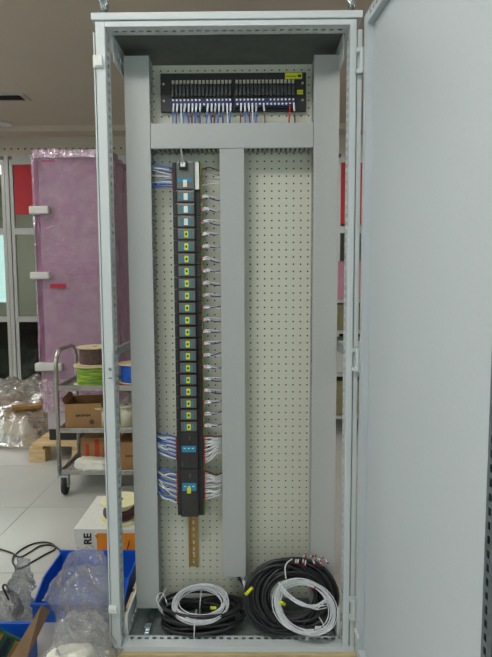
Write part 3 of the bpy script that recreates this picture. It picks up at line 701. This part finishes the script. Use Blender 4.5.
MB().tube(coil_path(13, flat((-0.106, 0.122, cz)), 0.122, 0.062, 0.026, 0.040, 32, 3, 0.9), 0.0060, 8).build('black_cable', 'cable_black', t, True)
MB().tube(coil_path(10, lean((-0.112, 0.098, Z0 + 0.102), math.radians(20)), 0.088, 0.066, 0.013, 0.010, 36, 5), 0.0019, 5).build('white_wire_loop', 'wire_white', t, True)
MB().tube(coil_path(6, lean((-0.108, 0.110, Z0 + 0.110), math.radians(18), 0.1), 0.090, 0.064, 0.012, 0.008, 36, 9), 0.0019, 5).build('white_wire_loop', 'wire_white', t, True)
for (x, y) in ((-0.125, 0.028), (-0.118, 0.185)):
    ang = [2 * PI * k / 20 for k in range(20)]
    MB().tube([(x + 0.003 * math.sin(a), y + 0.034 * math.cos(a) * (1 if y > 0.1 else 1) + (0.034 if y < 0.1 else -0.01), cz + 0.047 * math.sin(a)) for a in ang], 0.0022, 6, True).build('cable_tie', 'white_plastic', t, True)
MB().tube(spline([(-0.24, 0.09, Z0 + 0.08), (-0.262, 0.10, Z0 + 0.12), (-0.245, 0.12, Z0 + 0.13), (-0.225, 0.10, Z0 + 0.10)], 6), 0.0018, 5).build('loose_core', 'wire_white', t, True)
MB().tube(spline([(-0.235, 0.11, Z0 + 0.05), (-0.258, 0.11, Z0 + 0.09), (-0.235, 0.14, Z0 + 0.135)], 6), 0.0018, 5).build('loose_core', 'wire_white', t, True)
bx('yellow_marker', 'tag_yellow', t, -0.075, -0.055, 0.080, 0.088, Z0 + 0.095, Z0 + 0.102, 0.001)

t = thing('cable_coil', 'large black cable coil leaning upright, white wire loop tied to its front', 'cable coil', (0.207, 0.09, Z0 + 0.006), 'cable coils on the cabinet floor')
L0 = lean((0.203, 0.087, Z0 + 0.140), math.radians(72))
MB().tube(coil_path(22, L0, 0.118, 0.094, 0.040, 0.022, 32, 12), 0.0056, 8).build('black_cable', 'cable_black', t, True)
MB().tube(coil_path(3, lean((0.165, 0.080, Z0 + 0.142), math.radians(70), 0.5), 0.126, 0.118, 0.008, 0.012, 32, 14), 0.0050, 8).build('black_cable', 'cable_black', t, True)
L1 = lean((0.238, 0.032, Z0 + 0.138), math.radians(66), -0.45)
MB().tube(coil_path(8, L1, 0.096, 0.074, 0.012, 0.008, 36, 22), 0.0018, 5).build('white_wire_loop', 'wire_white', t, True)
MB().tube(coil_path(7, lean((0.243, 0.032, Z0 + 0.136), math.radians(62), -0.30), 0.098, 0.076, 0.018, 0.008, 36, 25), 0.0018, 5).build('white_wire_loop', 'wire_white', t, True)
rf = random.Random(11)
for k in range(11):      # fan of cores crossing the loop
    j = lambda: (rf.uniform(-2.2, 2.2), rf.uniform(-2.2, 2.2))
    pp = [at(x_ + a_[0], y_ + a_[1], Y_) for (x_, y_, Y_), a_ in zip(((280, 584, 0.050), (288, 595, 0.030), (301, 604, 0.022), (313, 607, 0.020), (325, 598 + 3 * (k % 4), 0.025)), [j() for _ in range(5)])]
    MB().tube(spline(pp, 6), 0.0015, 5).build('white_core', 'wire_white', t, True)
rnd = random.Random(4)
for k in range(12):     # ferruled core ends on top of the coil
    x = 0.222 + k * 0.0085; p0 = Vector((x, 0.13, Z0 + 0.235)); p1 = p0 + Vector((rnd.uniform(-0.012, 0.012), -0.035 + rnd.uniform(-0.01, 0.01), 0.018 + rnd.uniform(-0.012, 0.026))); 
    c = MB().tube(spline([p0, (p0 + p1) / 2 + Vector((0, 0, 0.012)), p1], 4), 0.0027, 5).build('white_core', 'wire_white', t, True)
    MB().tube([p1, p1 + (p1 - p0).normalized() * 0.009], 0.0031, 6).build('red_ferrule', 'wire_red', c, True)
for (px, py) in ((310, 589), (314, 588)):
    p = at(px, py, 0.01); MB().tube([p, p + Vector((0.008, 0, 0.003))], 0.0025, 6).build('red_ferrule', 'wire_red', t, True)
for (px, py, dx_, dz_) in ((249, 591, 0.011, 0.012), (282, 603, 0.010, -0.006)):
    p = at(px, py, 0.035); MB().tube([p - Vector((dx_, 0, dz_)), p + Vector((dx_, 0, dz_))], 0.0055, 8).build('yellow_marker', 'tag_yellow', t, True)
for (px, py) in ((318, 628), (311, 631)):
    p = at(px, py, 0.02); bx('connector', 'white_plastic', t, p.x - 0.010, p.x + 0.010, 0.012, 0.024, p.z - 0.005, p.z + 0.005, 0.001)
tp = [at(286, 579, 0.02), at(285, 569, 0.03), at(287, 563, 0.05), at(292, 559, 0.08)]
MB().tube(spline(tp, 5), 0.0022, 6).build('cable_tie', 'white_plastic', t, True)
MB().tube(spline([at(319, 617, 0.0), at(322, 622, 0.0), at(325, 629, 0.01)], 5), 0.002, 6).build('cable_tie', 'white_plastic', t, True)

# ------------------------------------------------------------------ pink wrapped cabinet on its pallet
pal2 = thing('wooden_pallet', 'pale wooden pallet under the pink wrapped cabinet', 'pallet', (-1.24, 2.6, 0))
for k in range(6): bx('plank', 'wood', pal2, -1.585, -0.88, 2.24 + k * 0.165, 2.37 + k * 0.165, 0.112, 0.134, 0.002)
for x in (-1.60, -1.28, -0.96):
    for y in (2.22, 2.62, 3.05): bx('block', 'wood', pal2, x, x + 0.12, y, y + 0.12, 0.0, 0.09, 0.003)
    bx('stringer', 'wood', pal2, x, x + 0.10, 2.23, 3.19, 0.0905, 0.1115, 0.002)
WX0, WX1, WY0, WY1, WZ1 = -1.505, -0.965, 2.30, 3.10, 2.285
wc = thing('wrapped_cabinet', 'tall cabinet wrapped in pink plastic film standing behind the trolley', 'cabinet', (-1.235, 2.7, 0.134))
b_ = bx('body', 'wrapped_cabinet', wc, WX0 + 0.015, WX1 - 0.015, WY0 + 0.02, WY1 - 0.02, 0.22, WZ1 - 0.02, 0.006)
bx('plinth', 'dark_metal', wc, WX0 + 0.02, WX1 - 0.02, WY0 + 0.03, WY1 - 0.03, 0.1345, 0.22)
bx('door', 'wrapped_cabinet', wc, WX0 + 0.025, WX1 - 0.025, WY0 + 0.006, WY0 + 0.02, 0.24, WZ1 - 0.04, 0.004)
def wrap_mesh(x0, x1, y0, y1, z0, z1, amp, sc, n, seed):
    nx, ny, nz = n; bm = bmesh.new(); bmesh.ops.create_cube(bm, size=1)
    for v in bm.verts: v.co = Vector((x0 + (v.co.x + .5) * (x1 - x0), y0 + (v.co.y + .5) * (y1 - y0), z0 + (v.co.z + .5) * (z1 - z0)))
    bmesh.ops.subdivide_edges(bm, edges=bm.edges[:], cuts=nz, use_grid_fill=True)
    bm.normal_update(); c = Vector(((x0 + x1) / 2, (y0 + y1) / 2, (z0 + z1) / 2))
    for v in bm.verts:
        p = v.co * sc + Vector((seed, seed * 2, 0)); q = Vector((p.x + p.z * 0.5, p.y, p.z * 0.45))
        d = noise.turbulence(q, 4, False) - 0.35; r1 = 1 - 2 * abs(noise.noise(q * 2.2)); d += 0.22 * r1 * abs(r1) if amp > 0.031 else 0
        v.co += v.normal * (amp * max(-0.1, d))
    vs = [v.co.copy() for v in bm.verts]; bm.verts.index_update(); fs = [[v.index for v in f.verts] for f in bm.faces if f.normal.z > -0.9]; bm.free()
    return MB().add(vs, fs)
w_ = wrap_mesh(WX0 - 0.008, WX1 + 0.008, WY0 - 0.012, WY1 + 0.01, 0.40, WZ1 + 0.006, 0.035, 5.5, (30, 30, 70), 3.1)
w_.build('pink_film', 'film_pink', wc, True)
film('film_pink_fold', (214, 124, 178), 0.15, 0.45, 9.0, 0.16, 1.0, (0.3, 0.8))
wrap_mesh(WX0 - 0.020, WX1 + 0.016, WY0 - 0.030, WY0 - 0.012, WZ1 - 0.050, WZ1 + 0.012, 0.03, 9.0, (20, 20, 24), 1.7).build('pink_fold', 'film_pink_fold', wc, True)
wrap_mesh(WX0 - 0.020, WX0 - 0.008, WY0 - 0.020, WY0 + 0.20, 0.75, WZ1 - 0.03, 0.03, 6.0, (20, 20, 30), 5.7).build('pink_fold', 'film_pink_fold', wc, True)
wrap_mesh(WX0 - 0.012, WX1 + 0.012, WY0 - 0.022, WY0 - 0.014, 0.36, 0.62, 0.03, 7.0, (20, 20, 24), 2.9).build('pink_fold', 'film_pink_fold', wc, True)
for (pa, pb) in (((29, 206), (49, 214)), ((30, 272), (50, 279)), ((35, 363), (62, 371))):
    p, q = at(*pa, WY0 - 0.03), at(*pb, WY0 - 0.03); bx('foam_corner', 'foam_white', wc, p.x, q.x, WY0 - 0.045, WY0 + 0.05, q.z, p.z, 0.012)
p, q = at(40.5, 161, WY0 - 0.03), at(55, 161, WY0 - 0.03)
text('Honeywell', (q.x - p.x) / 4.6, 'text_red', (p * 0.5 + q * 0.5), (PI / 2, 0, 0), 'lettering', wc)
p, q = at(50, 284, WY0 - 0.03), at(66, 288, WY0 - 0.03); bx('red_sticker', 'text_red', wc, p.x, q.x, WY0 - 0.032, WY0 - 0.030, q.z, p.z)

# ------------------------------------------------------------------ stainless trolley
tr = thing('steel_trolley', 'stainless steel three-shelf trolley with tube handle and black casters', 'trolley', (-0.78, 1.82, 0))
TXL, TXR, TYF, TYB = -1.150, -0.42, 1.62, 2.0
for X in (TXL, TXR):
    arc = [(X, TYF, 0.13), (X, TYF, 0.80)] + [(X, TYF + 0.10 - 0.10 * math.cos(a), 0.815 + 0.10 * math.sin(a)) for a in [PI / 2 * k / 7 for k in range(8)]]
    arc += [(X, TYB - 0.10 + 0.10 * math.sin(a), 0.815 + 0.10 * math.cos(a)) for a in [PI / 2 * k / 7 for k in range(8)]] + [(X, TYB, 0.13)]
    MB().tube(arc, 0.0135, 12).build('end_frame', 'steel', tr, True)
for (zt, zb) in ((0.698, 0.664), (0.427, 0.395), (0.156, 0.124)):
    m = MB(); m.box(TXL + 0.01, TXR - 0.01, TYF - 0.004, TYF + 0.010, zb, zt, 0.003); m.box(TXL + 0.01, TXR - 0.01, TYB - 0.01, TYB + 0.004, zb, zt, 0.003)
    for X in (TXL, TXR): m.box(X - 0.006, X + 0.008, TYF, TYB, zb, zt, 0.003)
    m.box(TXL + 0.008, TXR - 0.008, TYF + 0.008, TYB - 0.008, zt - 0.022, zt - 0.018); m.build('shelf', 'steel', tr)
for X in (TXL, TXR):
    for Y in (TYF, TYB):
        c = MB(); c.box(X + 0.012, X + 0.020, Y - 0.028, Y + 0.022, 0.052, 0.115, 0.003); c.box(X + 0.052, X + 0.060, Y - 0.028, Y + 0.022, 0.052, 0.115, 0.003); c.box(X - 0.010, X + 0.060, Y - 0.022, Y + 0.022, 0.113, 0.125, 0.002)
        c = c.build('caster', 'zinc_bright', tr)
        MB().lathe([(0.030, -0.014), (0.050, -0.012), (0.054, -0.004), (0.054, 0.004), (0.050, 0.012), (0.030, 0.014)], (X + 0.036, Y - 0.006, 0.0545), 28, 'X').build('wheel', 'rubber', c, True)
ZS1, ZS2, ZS3 = 0.680, 0.409, 0.138
def spool(name, label, c, r, h, rw, fm, wm, group, ft=0.007):
    t = thing(name, label, 'spool', c, group)
    for z in (0, h - ft): MB().lathe([(r - 0.002, 0), (r, 0.002), (r, ft - 0.002), (r - 0.002, ft)], (c[0], c[1], c[2] + z), 40).build('flange', fm, t)
    if wm:
        prof = []; n = max(4, int((h - 2 * ft) / 0.008))
        for k in range(n + 1):
            z = ft + 0.0005 + (h - 2 * ft - 0.001) * k / n; prof.append((rw - (0.0025 if k % 2 == 0 else 0), z))
        MB().lathe(prof, c, 36).build('winding', wm, t, True)
    else: MB().lathe([(rw, ft), (rw, h - ft)], c, 28).build('barrel', fm, t, True)
    MB().lathe([(0.016, h), (0.016, h + 0.0006)], c, 20).build('bore', 'ink', t)
    return t
spool('wire_spool', 'wooden spool of yellow-green wire on the trolley top, under the brown one', (-0.95, 1.775, ZS1), 0.138, 0.128, 0.118, 'spool_wood', 'wind_yellow', 'wire spools on the trolley')
spool('wire_spool', 'wooden spool of brown wire stacked on the yellow-green spool', (-0.95, 1.775, ZS1 + 0.1295), 0.118, 0.115, 0.098, 'spool_wood', 'wind_brown', 'wire spools on the trolley')
spool('wire_spool', 'spool of blue wire on the trolley top, seen past the left post', (-0.685, 1.78, ZS1 + 0.012), 0.115, 0.125, 0.100, 'spool_wood', 'wind_blue', 'wire spools on the trolley')
tag(MB().lathe([(0.11, 0), (0.115, 0.003), (0.115, 0.009), (0.11, 0.0115)], (-0.685, 1.78, ZS1), 36).build('red_disc', 'wire_red'), 'flat red disc beneath the blue wire spool', 'disc')
def wrapped_wire_end(): pass
spool('empty_spool', 'empty white spool standing on the middle trolley shelf in front', (-0.735, 1.70, ZS2), 0.072, 0.150, 0.040, 'spool_white', None, 'white spools on the middle shelf')
spool('empty_spool', 'empty white spool behind the front one on the middle trolley shelf', (-0.72, 1.90, ZS2), 0.080, 0.20, 0.045, 'spool_white', None, 'white spools on the middle shelf')
spool('empty_spool', 'white spool half hidden beside the open carton on the trolley', (-0.885, 1.70, ZS2), 0.060, 0.135, 0.035, 'spool_white', None, 'white spools on the middle shelf')
def carton(label, c, sx, sy, h, rz, m='carton', flaps=True, group=None):
    t = thing('carton', label, 'box', c, group); R = Matrix.Rotation(rz, 3, 'Z'); piv = Vector(c)
    def B(nm, x0, x1, y0, y1, z0, z1, mm=m): return MB().box(c[0] + x0, c[0] + x1, c[1] + y0, c[1] + y1, c[2] + z0, c[2] + z1, 0, R, piv).build(nm, mm, t)
    e = 0.004
    B('bottom', -sx / 2, sx / 2, -sy / 2, sy / 2, 0, e)
    B('side', -sx / 2, sx / 2, -sy / 2, -sy / 2 + e, e, h); B('side', -sx / 2, sx / 2, sy / 2 - e, sy / 2, e, h)
    B('side', -sx / 2, -sx / 2 + e, -sy / 2 + e, sy / 2 - e, e, h); B('side', sx / 2 - e, sx / 2, -sy / 2 + e, sy / 2 - e, e, h)
    if flaps:
        for (sgn) in (-1, 1):
            f = MB(); x0 = sgn * sx / 2
            vs = [(x0, -sy / 2, h), (x0, sy / 2, h), (x0 + sgn * 0.02, sy / 2, h + 0.03), (x0 + sgn * 0.02, -sy / 2, h + 0.03)]
            vs = [R @ Vector(v) + piv for v in vs]; vs2 = [v + Vector((0, 0, 0.003)) for v in vs]
            f.add(vs + vs2, [(0, 1, 2, 3), (4, 7, 6, 5), (0, 3, 7, 4), (1, 5, 6, 2), (2, 6, 7, 3), (0, 4, 5, 1)]); f.build('flap', m, t)
    else: B('lid', -sx / 2, sx / 2, -sy / 2, sy / 2, h, h + e)
    return t, B
t, B = carton('open brown carton with black print on the middle trolley shelf', (-1.015, 1.785, ZS2), 0.225, 0.27, 0.165, math.radians(7))
for k in range(6):
    x = -0.045 + k * 0.0155; B('print_mark', x, x + 0.011, -0.1362, -0.135, 0.082 + (0.002 if k % 2 else 0), 0.097, 'ink')
MB().lathe([(0.016, 0), (0.016, 0.001)], (-0.945, 1.645, ZS2 + 0.05), 20, 'Y').build('print_mark', 'wind_brown', t)
t, B = carton('brown carton with red markings on the bottom trolley shelf', (-0.945, 1.86, ZS3), 0.22, 0.24, 0.185, 0.05, 'carton', False)
for (x, z, w, h) in ((-0.08, 0.05, 0.025, 0.10), (-0.02, 0.07, 0.03, 0.11), (0.035, 0.06, 0.025, 0.07), (-0.09, 0.02, 0.03, 0.02)): B('red_mark', x, x + w, -0.1214, -0.120, z, z + h, 'carton_red')
t, B = carton('plain brown carton at the right of the bottom trolley shelf', (-0.70, 1.80, ZS3), 0.20, 0.26, 0.175, 0.0, 'carton', False)
for k in range(4): B('print_mark', -0.04 + k * 0.016, -0.03 + k * 0.016, -0.1312, -0.130, 0.085, 0.097, 'ink')
def pillow(name, m, label, cat, c, s, amp, sc, seed, e=0.6, group=None, parent=None, n=(40, 28), taper=0.0, skew=(0, 0)):
    vs, fs = [], []; nu, nv = n
    sg = lambda x, p: math.copysign(abs(x) ** p, x)
    for j in range(nv + 1):
        ph = -PI / 2 + PI * j / nv
        for i in range(nu):
            th = 2 * PI * i / nu
            d = Vector((sg(math.cos(ph), e) * sg(math.cos(th), e), sg(math.cos(ph), e) * sg(math.sin(th), e), sg(math.sin(ph), e)))
            k = 1 - taper * (d.z * 0.5 + 0.5)
            p = Vector((d.x * s[0] * k + skew[0] * (d.z + 1), d.y * s[1] * k + skew[1] * (d.z + 1), d.z * s[2]))
            q = (p + Vector((seed, seed, seed))) * sc; q.z *= 0.55; q.x += q.z * 0.6
            r1 = 1 - abs(noise.noise(q)) * 2; r2 = 1 - abs(noise.noise(q * 2.3 + Vector((3, 1, 7)))) * 2; r3 = noise.noise(q * 0.6)
            p += Vector((d.x, d.y, d.z * 0.35)) * amp * (0.75 * r1 * abs(r1) + 0.45 * r2 * abs(r2) + 0.7 * r3 - 0.45)
            p.z = max(p.z, -s[2])
            vs.append(p + Vector(c))
    for j in range(nv):
        for i in range(nu): fs.append((j * nu + i, j * nu + (i + 1) % nu, (j + 1) * nu + (i + 1) % nu, (j + 1) * nu + i))
    o = MB().add(vs, fs).build(name, m, parent, True)
    if label: tag(o, label, cat, group)
    return o
pillow('white_bag', 'paper_white', 'white bag lying on the bottom trolley shelf before the red-marked carton', 'bag', (-0.955, 1.675, ZS3 + 0.038), (0.115, 0.05, 0.038), 0.02, 14, 2.0)

# ------------------------------------------------------------------ plastic sheet over low stock at far left
def low_box(nm, label, x0, x1, y0, y1, h, m):
    t = thing(nm, label, 'box', ((x0 + x1) / 2, (y0 + y1) / 2, 0))
    bx('body', m, t, x0, x1, y0, y1, 0.10, h, 0.004); bx('tape', 'foam_white', t, (x0 + x1) / 2 - 0.03, (x0 + x1) / 2 + 0.03, y0 - 0.0005, y1, h, h + 0.001)
t = thing('flat_carton', 'mustard brown flat carton lying on the crumpled plastic sheet', 'box', (-1.86, 2.85, 0.275))
Rm = Matrix.Rotation(0.45, 3, 'Z') @ Matrix.Rotation(-0.12, 3, 'X')
MB().box(-1.99, -1.75, 2.72, 2.96, 0.262, 0.290, 0.003, Rm, (-1.87, 2.84, 0.27)).build('body', 'mustard', t)
MB().box(-1.86, -1.79, 2.73, 2.76, 0.290, 0.2915, 0, Rm, (-1.87, 2.84, 0.27)).build('tape', 'foam_white', t)
low_box('flat_carton', 'brown flat carton under the clear sheet at left photo edge', -3.0, -2.34, 3.0, 3.9, 0.19, 'carton')
p3 = thing('wooden_pallet', 'wooden pallet under the plastic covered cartons at left', 'pallet', (-2.5, 3.2, 0))
for k in range(8): bx('plank', 'wood', p3, -3.2, -1.72, 2.66 + k * 0.17, 2.79 + k * 0.17, 0.076, 0.0985, 0.002)
for x in (-3.1, -2.45, -1.86): bx('block', 'wood', p3, x, x + 0.12, 2.67, 3.95, 0, 0.076, 0.003)
vs, fs = [], []; nx, ny = 70, 76
for j in range(ny + 1):
    for i in range(nx + 1):
        x = -3.55 + 1.92 * i / nx; y = 2.52 + 2.2 * j / ny
        ex = min(1, max(0, (x + 3.5) / 0.25)) * min(1, max(0, (-1.64 - x) / 0.16)); ey = min(1, max(0, (y - 2.54) / 0.15)) * min(1, max(0, (4.72 - y) / 0.5))
        sm = ex * ex * (3 - 2 * ex) * ey * ey * (3 - 2 * ey)
        q = Vector((x * 4.2, y * 4.2, 1.3)); tb = noise.turbulence(q, 5, True)
        z = 0.012 + sm * (0.225 + 0.16 * (tb - 0.4)) + 0.05 * tb * (1 - sm) * 0.6
        vs.append((x + 0.03 * noise.noise(q * 1.3), y + 0.05 * noise.noise(q * 1.1 + Vector((5, 5, 5))), max(0.006, z)))
for j in range(ny):
    for i in range(nx): a = j * (nx + 1) + i; fs.append((a, a + 1, a + nx + 2, a + nx + 1))
tag(MB().add(vs, fs).build('plastic_sheet', 'film_sheet', smooth=True), 'crumpled clear plastic sheet draped over low cartons at the left', 'plastic sheet')

# ------------------------------------------------------------------ white printed box with spool, blue bins, bags
wb = thing('printed_box', 'white and orange printed box on the floor left of the cabinet', 'box', (-0.60, 1.05, 0))
bx('body', 'box_white', wb, -0.802, -0.40, 0.85, 1.25, 0.0005, 0.136, 0.003)
p0, p1 = at(97, 545, 0.849), at(140, 540, 0.849)
bx('orange_panel', 'box_orange', wb, p0.x, -0.402, 0.8484, 0.8496, 0.004, 0.118)
bx('lid_edge', 'box_white', wb, -0.804, -0.398, 0.847, 1.252, 0.136, 0.139, 0.001)
text('RE', 0.052, 'ink', at(88, 539, 0.847), (PI / 2, -PI / 2, 0), 'lettering', wb)
pa = at(96.5, 537, 0.848)
MB().add([(pa.x - 0.010, 0.8495, pa.z + 0.010), (pa.x + 0.012, 0.8495, pa.z + 0.010), (pa.x, 0.8495, pa.z - 0.010), (pa.x - 0.010, 0.8484, pa.z + 0.010), (pa.x + 0.012, 0.8484, pa.z + 0.010), (pa.x, 0.8484, pa.z - 0.010)],
         [(0, 1, 2), (3, 5, 4), (0, 3, 4, 1), (1, 4, 5, 2), (2, 5, 3, 0)]).build('orange_arrow', 'box_orange', wb)
sp = spool('wire_spool', 'ivory spool with maroon wire standing on the white printed box', (-0.600, 0.958, 0.1392), 0.100, 0.105, 0.062, 'spool_ivory', None, None, 0.010)
MB().lathe([(0.063, 0.012), (0.080, 0.026), (0.086, 0.040), (0.084, 0.056), (0.064, 0.064)], (-0.600, 0.958, 0.1392), 36).build('winding', 'wire_maroon', sp, True)
MB().tube(spline([at(133, 520, 0.92), at(131, 535, 0.86), at(127, 550, 0.84), at(124, 560, 0.83)], 6), 0.0025, 6).build('loose_end', 'wire_maroon', sp, True)

def bin_(label, x0, x1, y0, y1, h, front, rz=0.0):
    """open-front stacking bin"""
    c = Vector(((x0 + x1) / 2, (y0 + y1) / 2, 0)); t = thing('storage_bin', label, 'bin', c, 'blue storage bins on the floor'); R = Matrix.Rotation(rz, 3, 'Z'); e = 0.006
    def B(nm, *b): return MB().box(*b, 0.0015, R, c).build(nm, 'bin_blue', t)
    B('bottom', x0, x1, y0, y1, 0.001, 0.007); B('back_wall', x0, x1, y1 - e, y1, 0.007, h)
    B('front_wall', x0, x1, y0, y0 + e, 0.007, front); B('front_rim', x0 - 0.004, x1 + 0.004, y0 - 0.008, y0 + e, front, front + 0.010)
    for x in (x0, x1 - e):
        ys = y0 + (y1 - y0) * 0.35
        pr = [(y0 + e, 0.007), (y1 - e, 0.007), (y1 - e, h), (ys, h), (y0 + e, front)]
        vs = [(x, y, z) for (y, z) in pr] + [(x + e, y, z) for (y, z) in pr]
        fs = [(0, 1, 2, 3, 4), (9, 8, 7, 6, 5)] + [(i, (i + 1) % 5, 5 + (i + 1) % 5, 5 + i) for i in range(5)]
        MB().add([R @ (Vector(v) - c) + c for v in vs], fs).build('side_wall', 'bin_blue', t)
    B('rim', x0 - 0.005, x1 + 0.005, y1 - e, y1 + 0.006, h, h + 0.008)
    return t
bin_('blue open-front bin beside the cabinet, behind the clear bags', -0.800, -0.44, 0.34, 0.66, 0.122, 0.070)
bin_('blue open-front bin at the bottom left photo corner', -1.00, -0.705, -0.06, 0.155, 0.118, 0.08)
# contents
t = thing('circuit_board', 'small green circuit board in the corner blue bin', 'circuit board', (-0.75, 0.09, 0.05))
MB().box(-0.83, -0.735, 0.06, 0.066, 0.03, 0.150, 0, Matrix.Rotation(0.5, 3, 'Y'), (-0.78, 0.06, 0.08)).build('board', 'pcb_green', t)
for k in range(3): MB().box(-0.825 + k * 0.03, -0.810 + k * 0.03, 0.054, 0.060, 0.05, 0.14, 0, Matrix.Rotation(0.5, 3, 'Y'), (-0.78, 0.06, 0.08)).build('component', 'mustard' if k != 1 else 'ink', t)
a_, b_ = at(41, 606, 0.24), at(9, 660, -0.02)
tag(MB().add([a_, b_, b_ + Vector((0.045, 0.015, -0.02)), a_ + Vector((0.022, 0.02, -0.04)), a_ + Vector((0.004, 0, 0.008)), b_ + Vector((0.004, 0, 0.008)), b_ + Vector((0.049, 0.015, -0.012)), a_ + Vector((0.026, 0.02, -0.032))],
             [(0, 1, 2, 3), (4, 7, 6, 5), (0, 4, 5, 1), (1, 5, 6, 2), (2, 6, 7, 3), (3, 7, 4, 0)]).build('cardboard_flap', 'cardboard_grey'), 'brown cardboard flap leaning between the corner bin and clear bag', 'cardboard')
tag(MB().lathe([(0.04, -0.006), (0.045, 0), (0.04, 0.006)], (-0.925, -0.02, 0.135), 24, 'X').build('ivory_disc', 'spool_ivory'), 'ivory disc edge in the blue bin at the photo corner', 'disc')
# clear bags
bag = thing('clear_bag', 'large crumpled clear plastic bag with white packing leaning on the cabinet', 'bag', (-0.50, 0.04, 0.02))
pillow('bag_film', 'film_clear', None, None, (-0.525, 0.05, 0.212), (0.105, 0.080, 0.205), 0.055, 9, 4.0, 0.65, parent=bag, n=(72, 64), taper=0.18, skew=(0.0, 0.04))
pillow('inner_film', 'film_clear', None, None, (-0.485, -0.095, 0.150), (0.108, 0.060, 0.150), 0.045, 11, 8.0, 0.65, parent=bag, n=(64, 48), taper=0.1, skew=(0.015, 0.02))
pillow('white_packing', 'paper_white', None, None, (-0.495, -0.090, 0.108), (0.092, 0.045, 0.104), 0.03, 13, 1.0, 0.7, parent=bag, n=(48, 32))
pillow('clear_bag', 'film_clear', 'clear plastic bag slumped over the blue bin near the printed box', 'bag', (-0.555, 0.28, 0.15), (0.095, 0.085, 0.11), 0.05, 10, 6.0, 0.7, n=(64, 48), taper=0.2)
pillow('silver_bag', 'film_silver', 'grey silvery static bag standing beside the blue bin', 'bag', (-0.845, 0.36, 0.13), (0.045, 0.03, 0.125), 0.03, 14, 2.2, 0.7, n=(48, 40), taper=0.25)
pillow('silver_bag', 'film_silver', 'rumpled grey static bag at the left photo edge on the floor', 'bag', (-0.94, 0.30, 0.07), (0.09, 0.07, 0.068), 0.04, 13, 5.0, 0.75, n=(48, 36))
# loose black cable on the floor
pts = [at(-12, 543, 0.9), at(10, 552, 0.9), at(26, 560, 0.8)]
def fp(px, py):
    d = ROT @ Vector(((px - IW / 2) / FPX, 1.0, -(py - IH / 2) / FPX)); p = CAM + d * ((0.0045 - CAM.z) / d.z); return p
loop = [fp(-15, 545), fp(0, 549), fp(12, 553), fp(20, 557), fp(30, 552), fp(40, 546), fp(51, 545), fp(55, 549), fp(44, 555), fp(32, 562), fp(20, 568), fp(13, 563), fp(14, 556), fp(24, 548), fp(36, 543), fp(50, 543), fp(62, 552)]
tag(MB().tube(spline(loop, 8), 0.0042, 8).build('loose_cable', 'cable_black', smooth=True), 'loose black cable looping over the floor tiles left of the bins', 'cable')
tag(MB().tube(spline([at(9, 600, 0.25), at(4, 590, 0.25), at(3, 586, 0.25), at(6, 585, 0.25), at(10, 592, 0.22)], 6), 0.004, 8).build('hooked_cable', 'cable_black', smooth=True), 'short hooked black cable end above the rumpled static bag', 'cable')

# ------------------------------------------------------------------ rack glimpsed past the right duct
rk = thing('steel_rack', 'dark steel rack with boxes glimpsed past the right duct', 'rack', (0.95, 3.2, 0))
for x in (0.55, 1.32):
    for y in (3.0, 3.4): bx('upright', 'dark_metal', rk, x, x + 0.035, y, y + 0.035, 0, 1.55)
for z in (0.12, 0.50, 0.88, 1.15): bx('shelf', 'aluminium', rk, 0.55, 1.355, 3.0, 3.435, z, z + 0.03)
n = 0
for (lab, x0, x1, z0, z1, m, nm) in (('olive box on the lowest rack shelf seen past the right duct', 0.70, 1.15, 0.151, 0.44, 'olive_box', 'storage_box'), ('pale box on the second rack shelf seen past the right duct', 0.70, 1.18, 0.531, 0.80, 'box_white', 'storage_box'),
                                 ('olive box on the third rack shelf seen past the right duct', 0.70, 1.15, 0.911, 1.12, 'olive_box', 'storage_box'), ('pink wrapped packet on the rack top seen past the right duct', 0.72, 1.2, 1.181, 1.50, 'pink_pack', 'packet')):
    t = thing(nm, lab, 'box', ((x0 + x1) / 2, 3.2, z0)); bx('body', m, t, x0, x1, 3.03, 3.38, z0, z1, 0.004); bx('lid', m, t, x0 - 0.003, x1 + 0.003, 3.027, 3.383, z1, z1 + 0.014, 0.003)
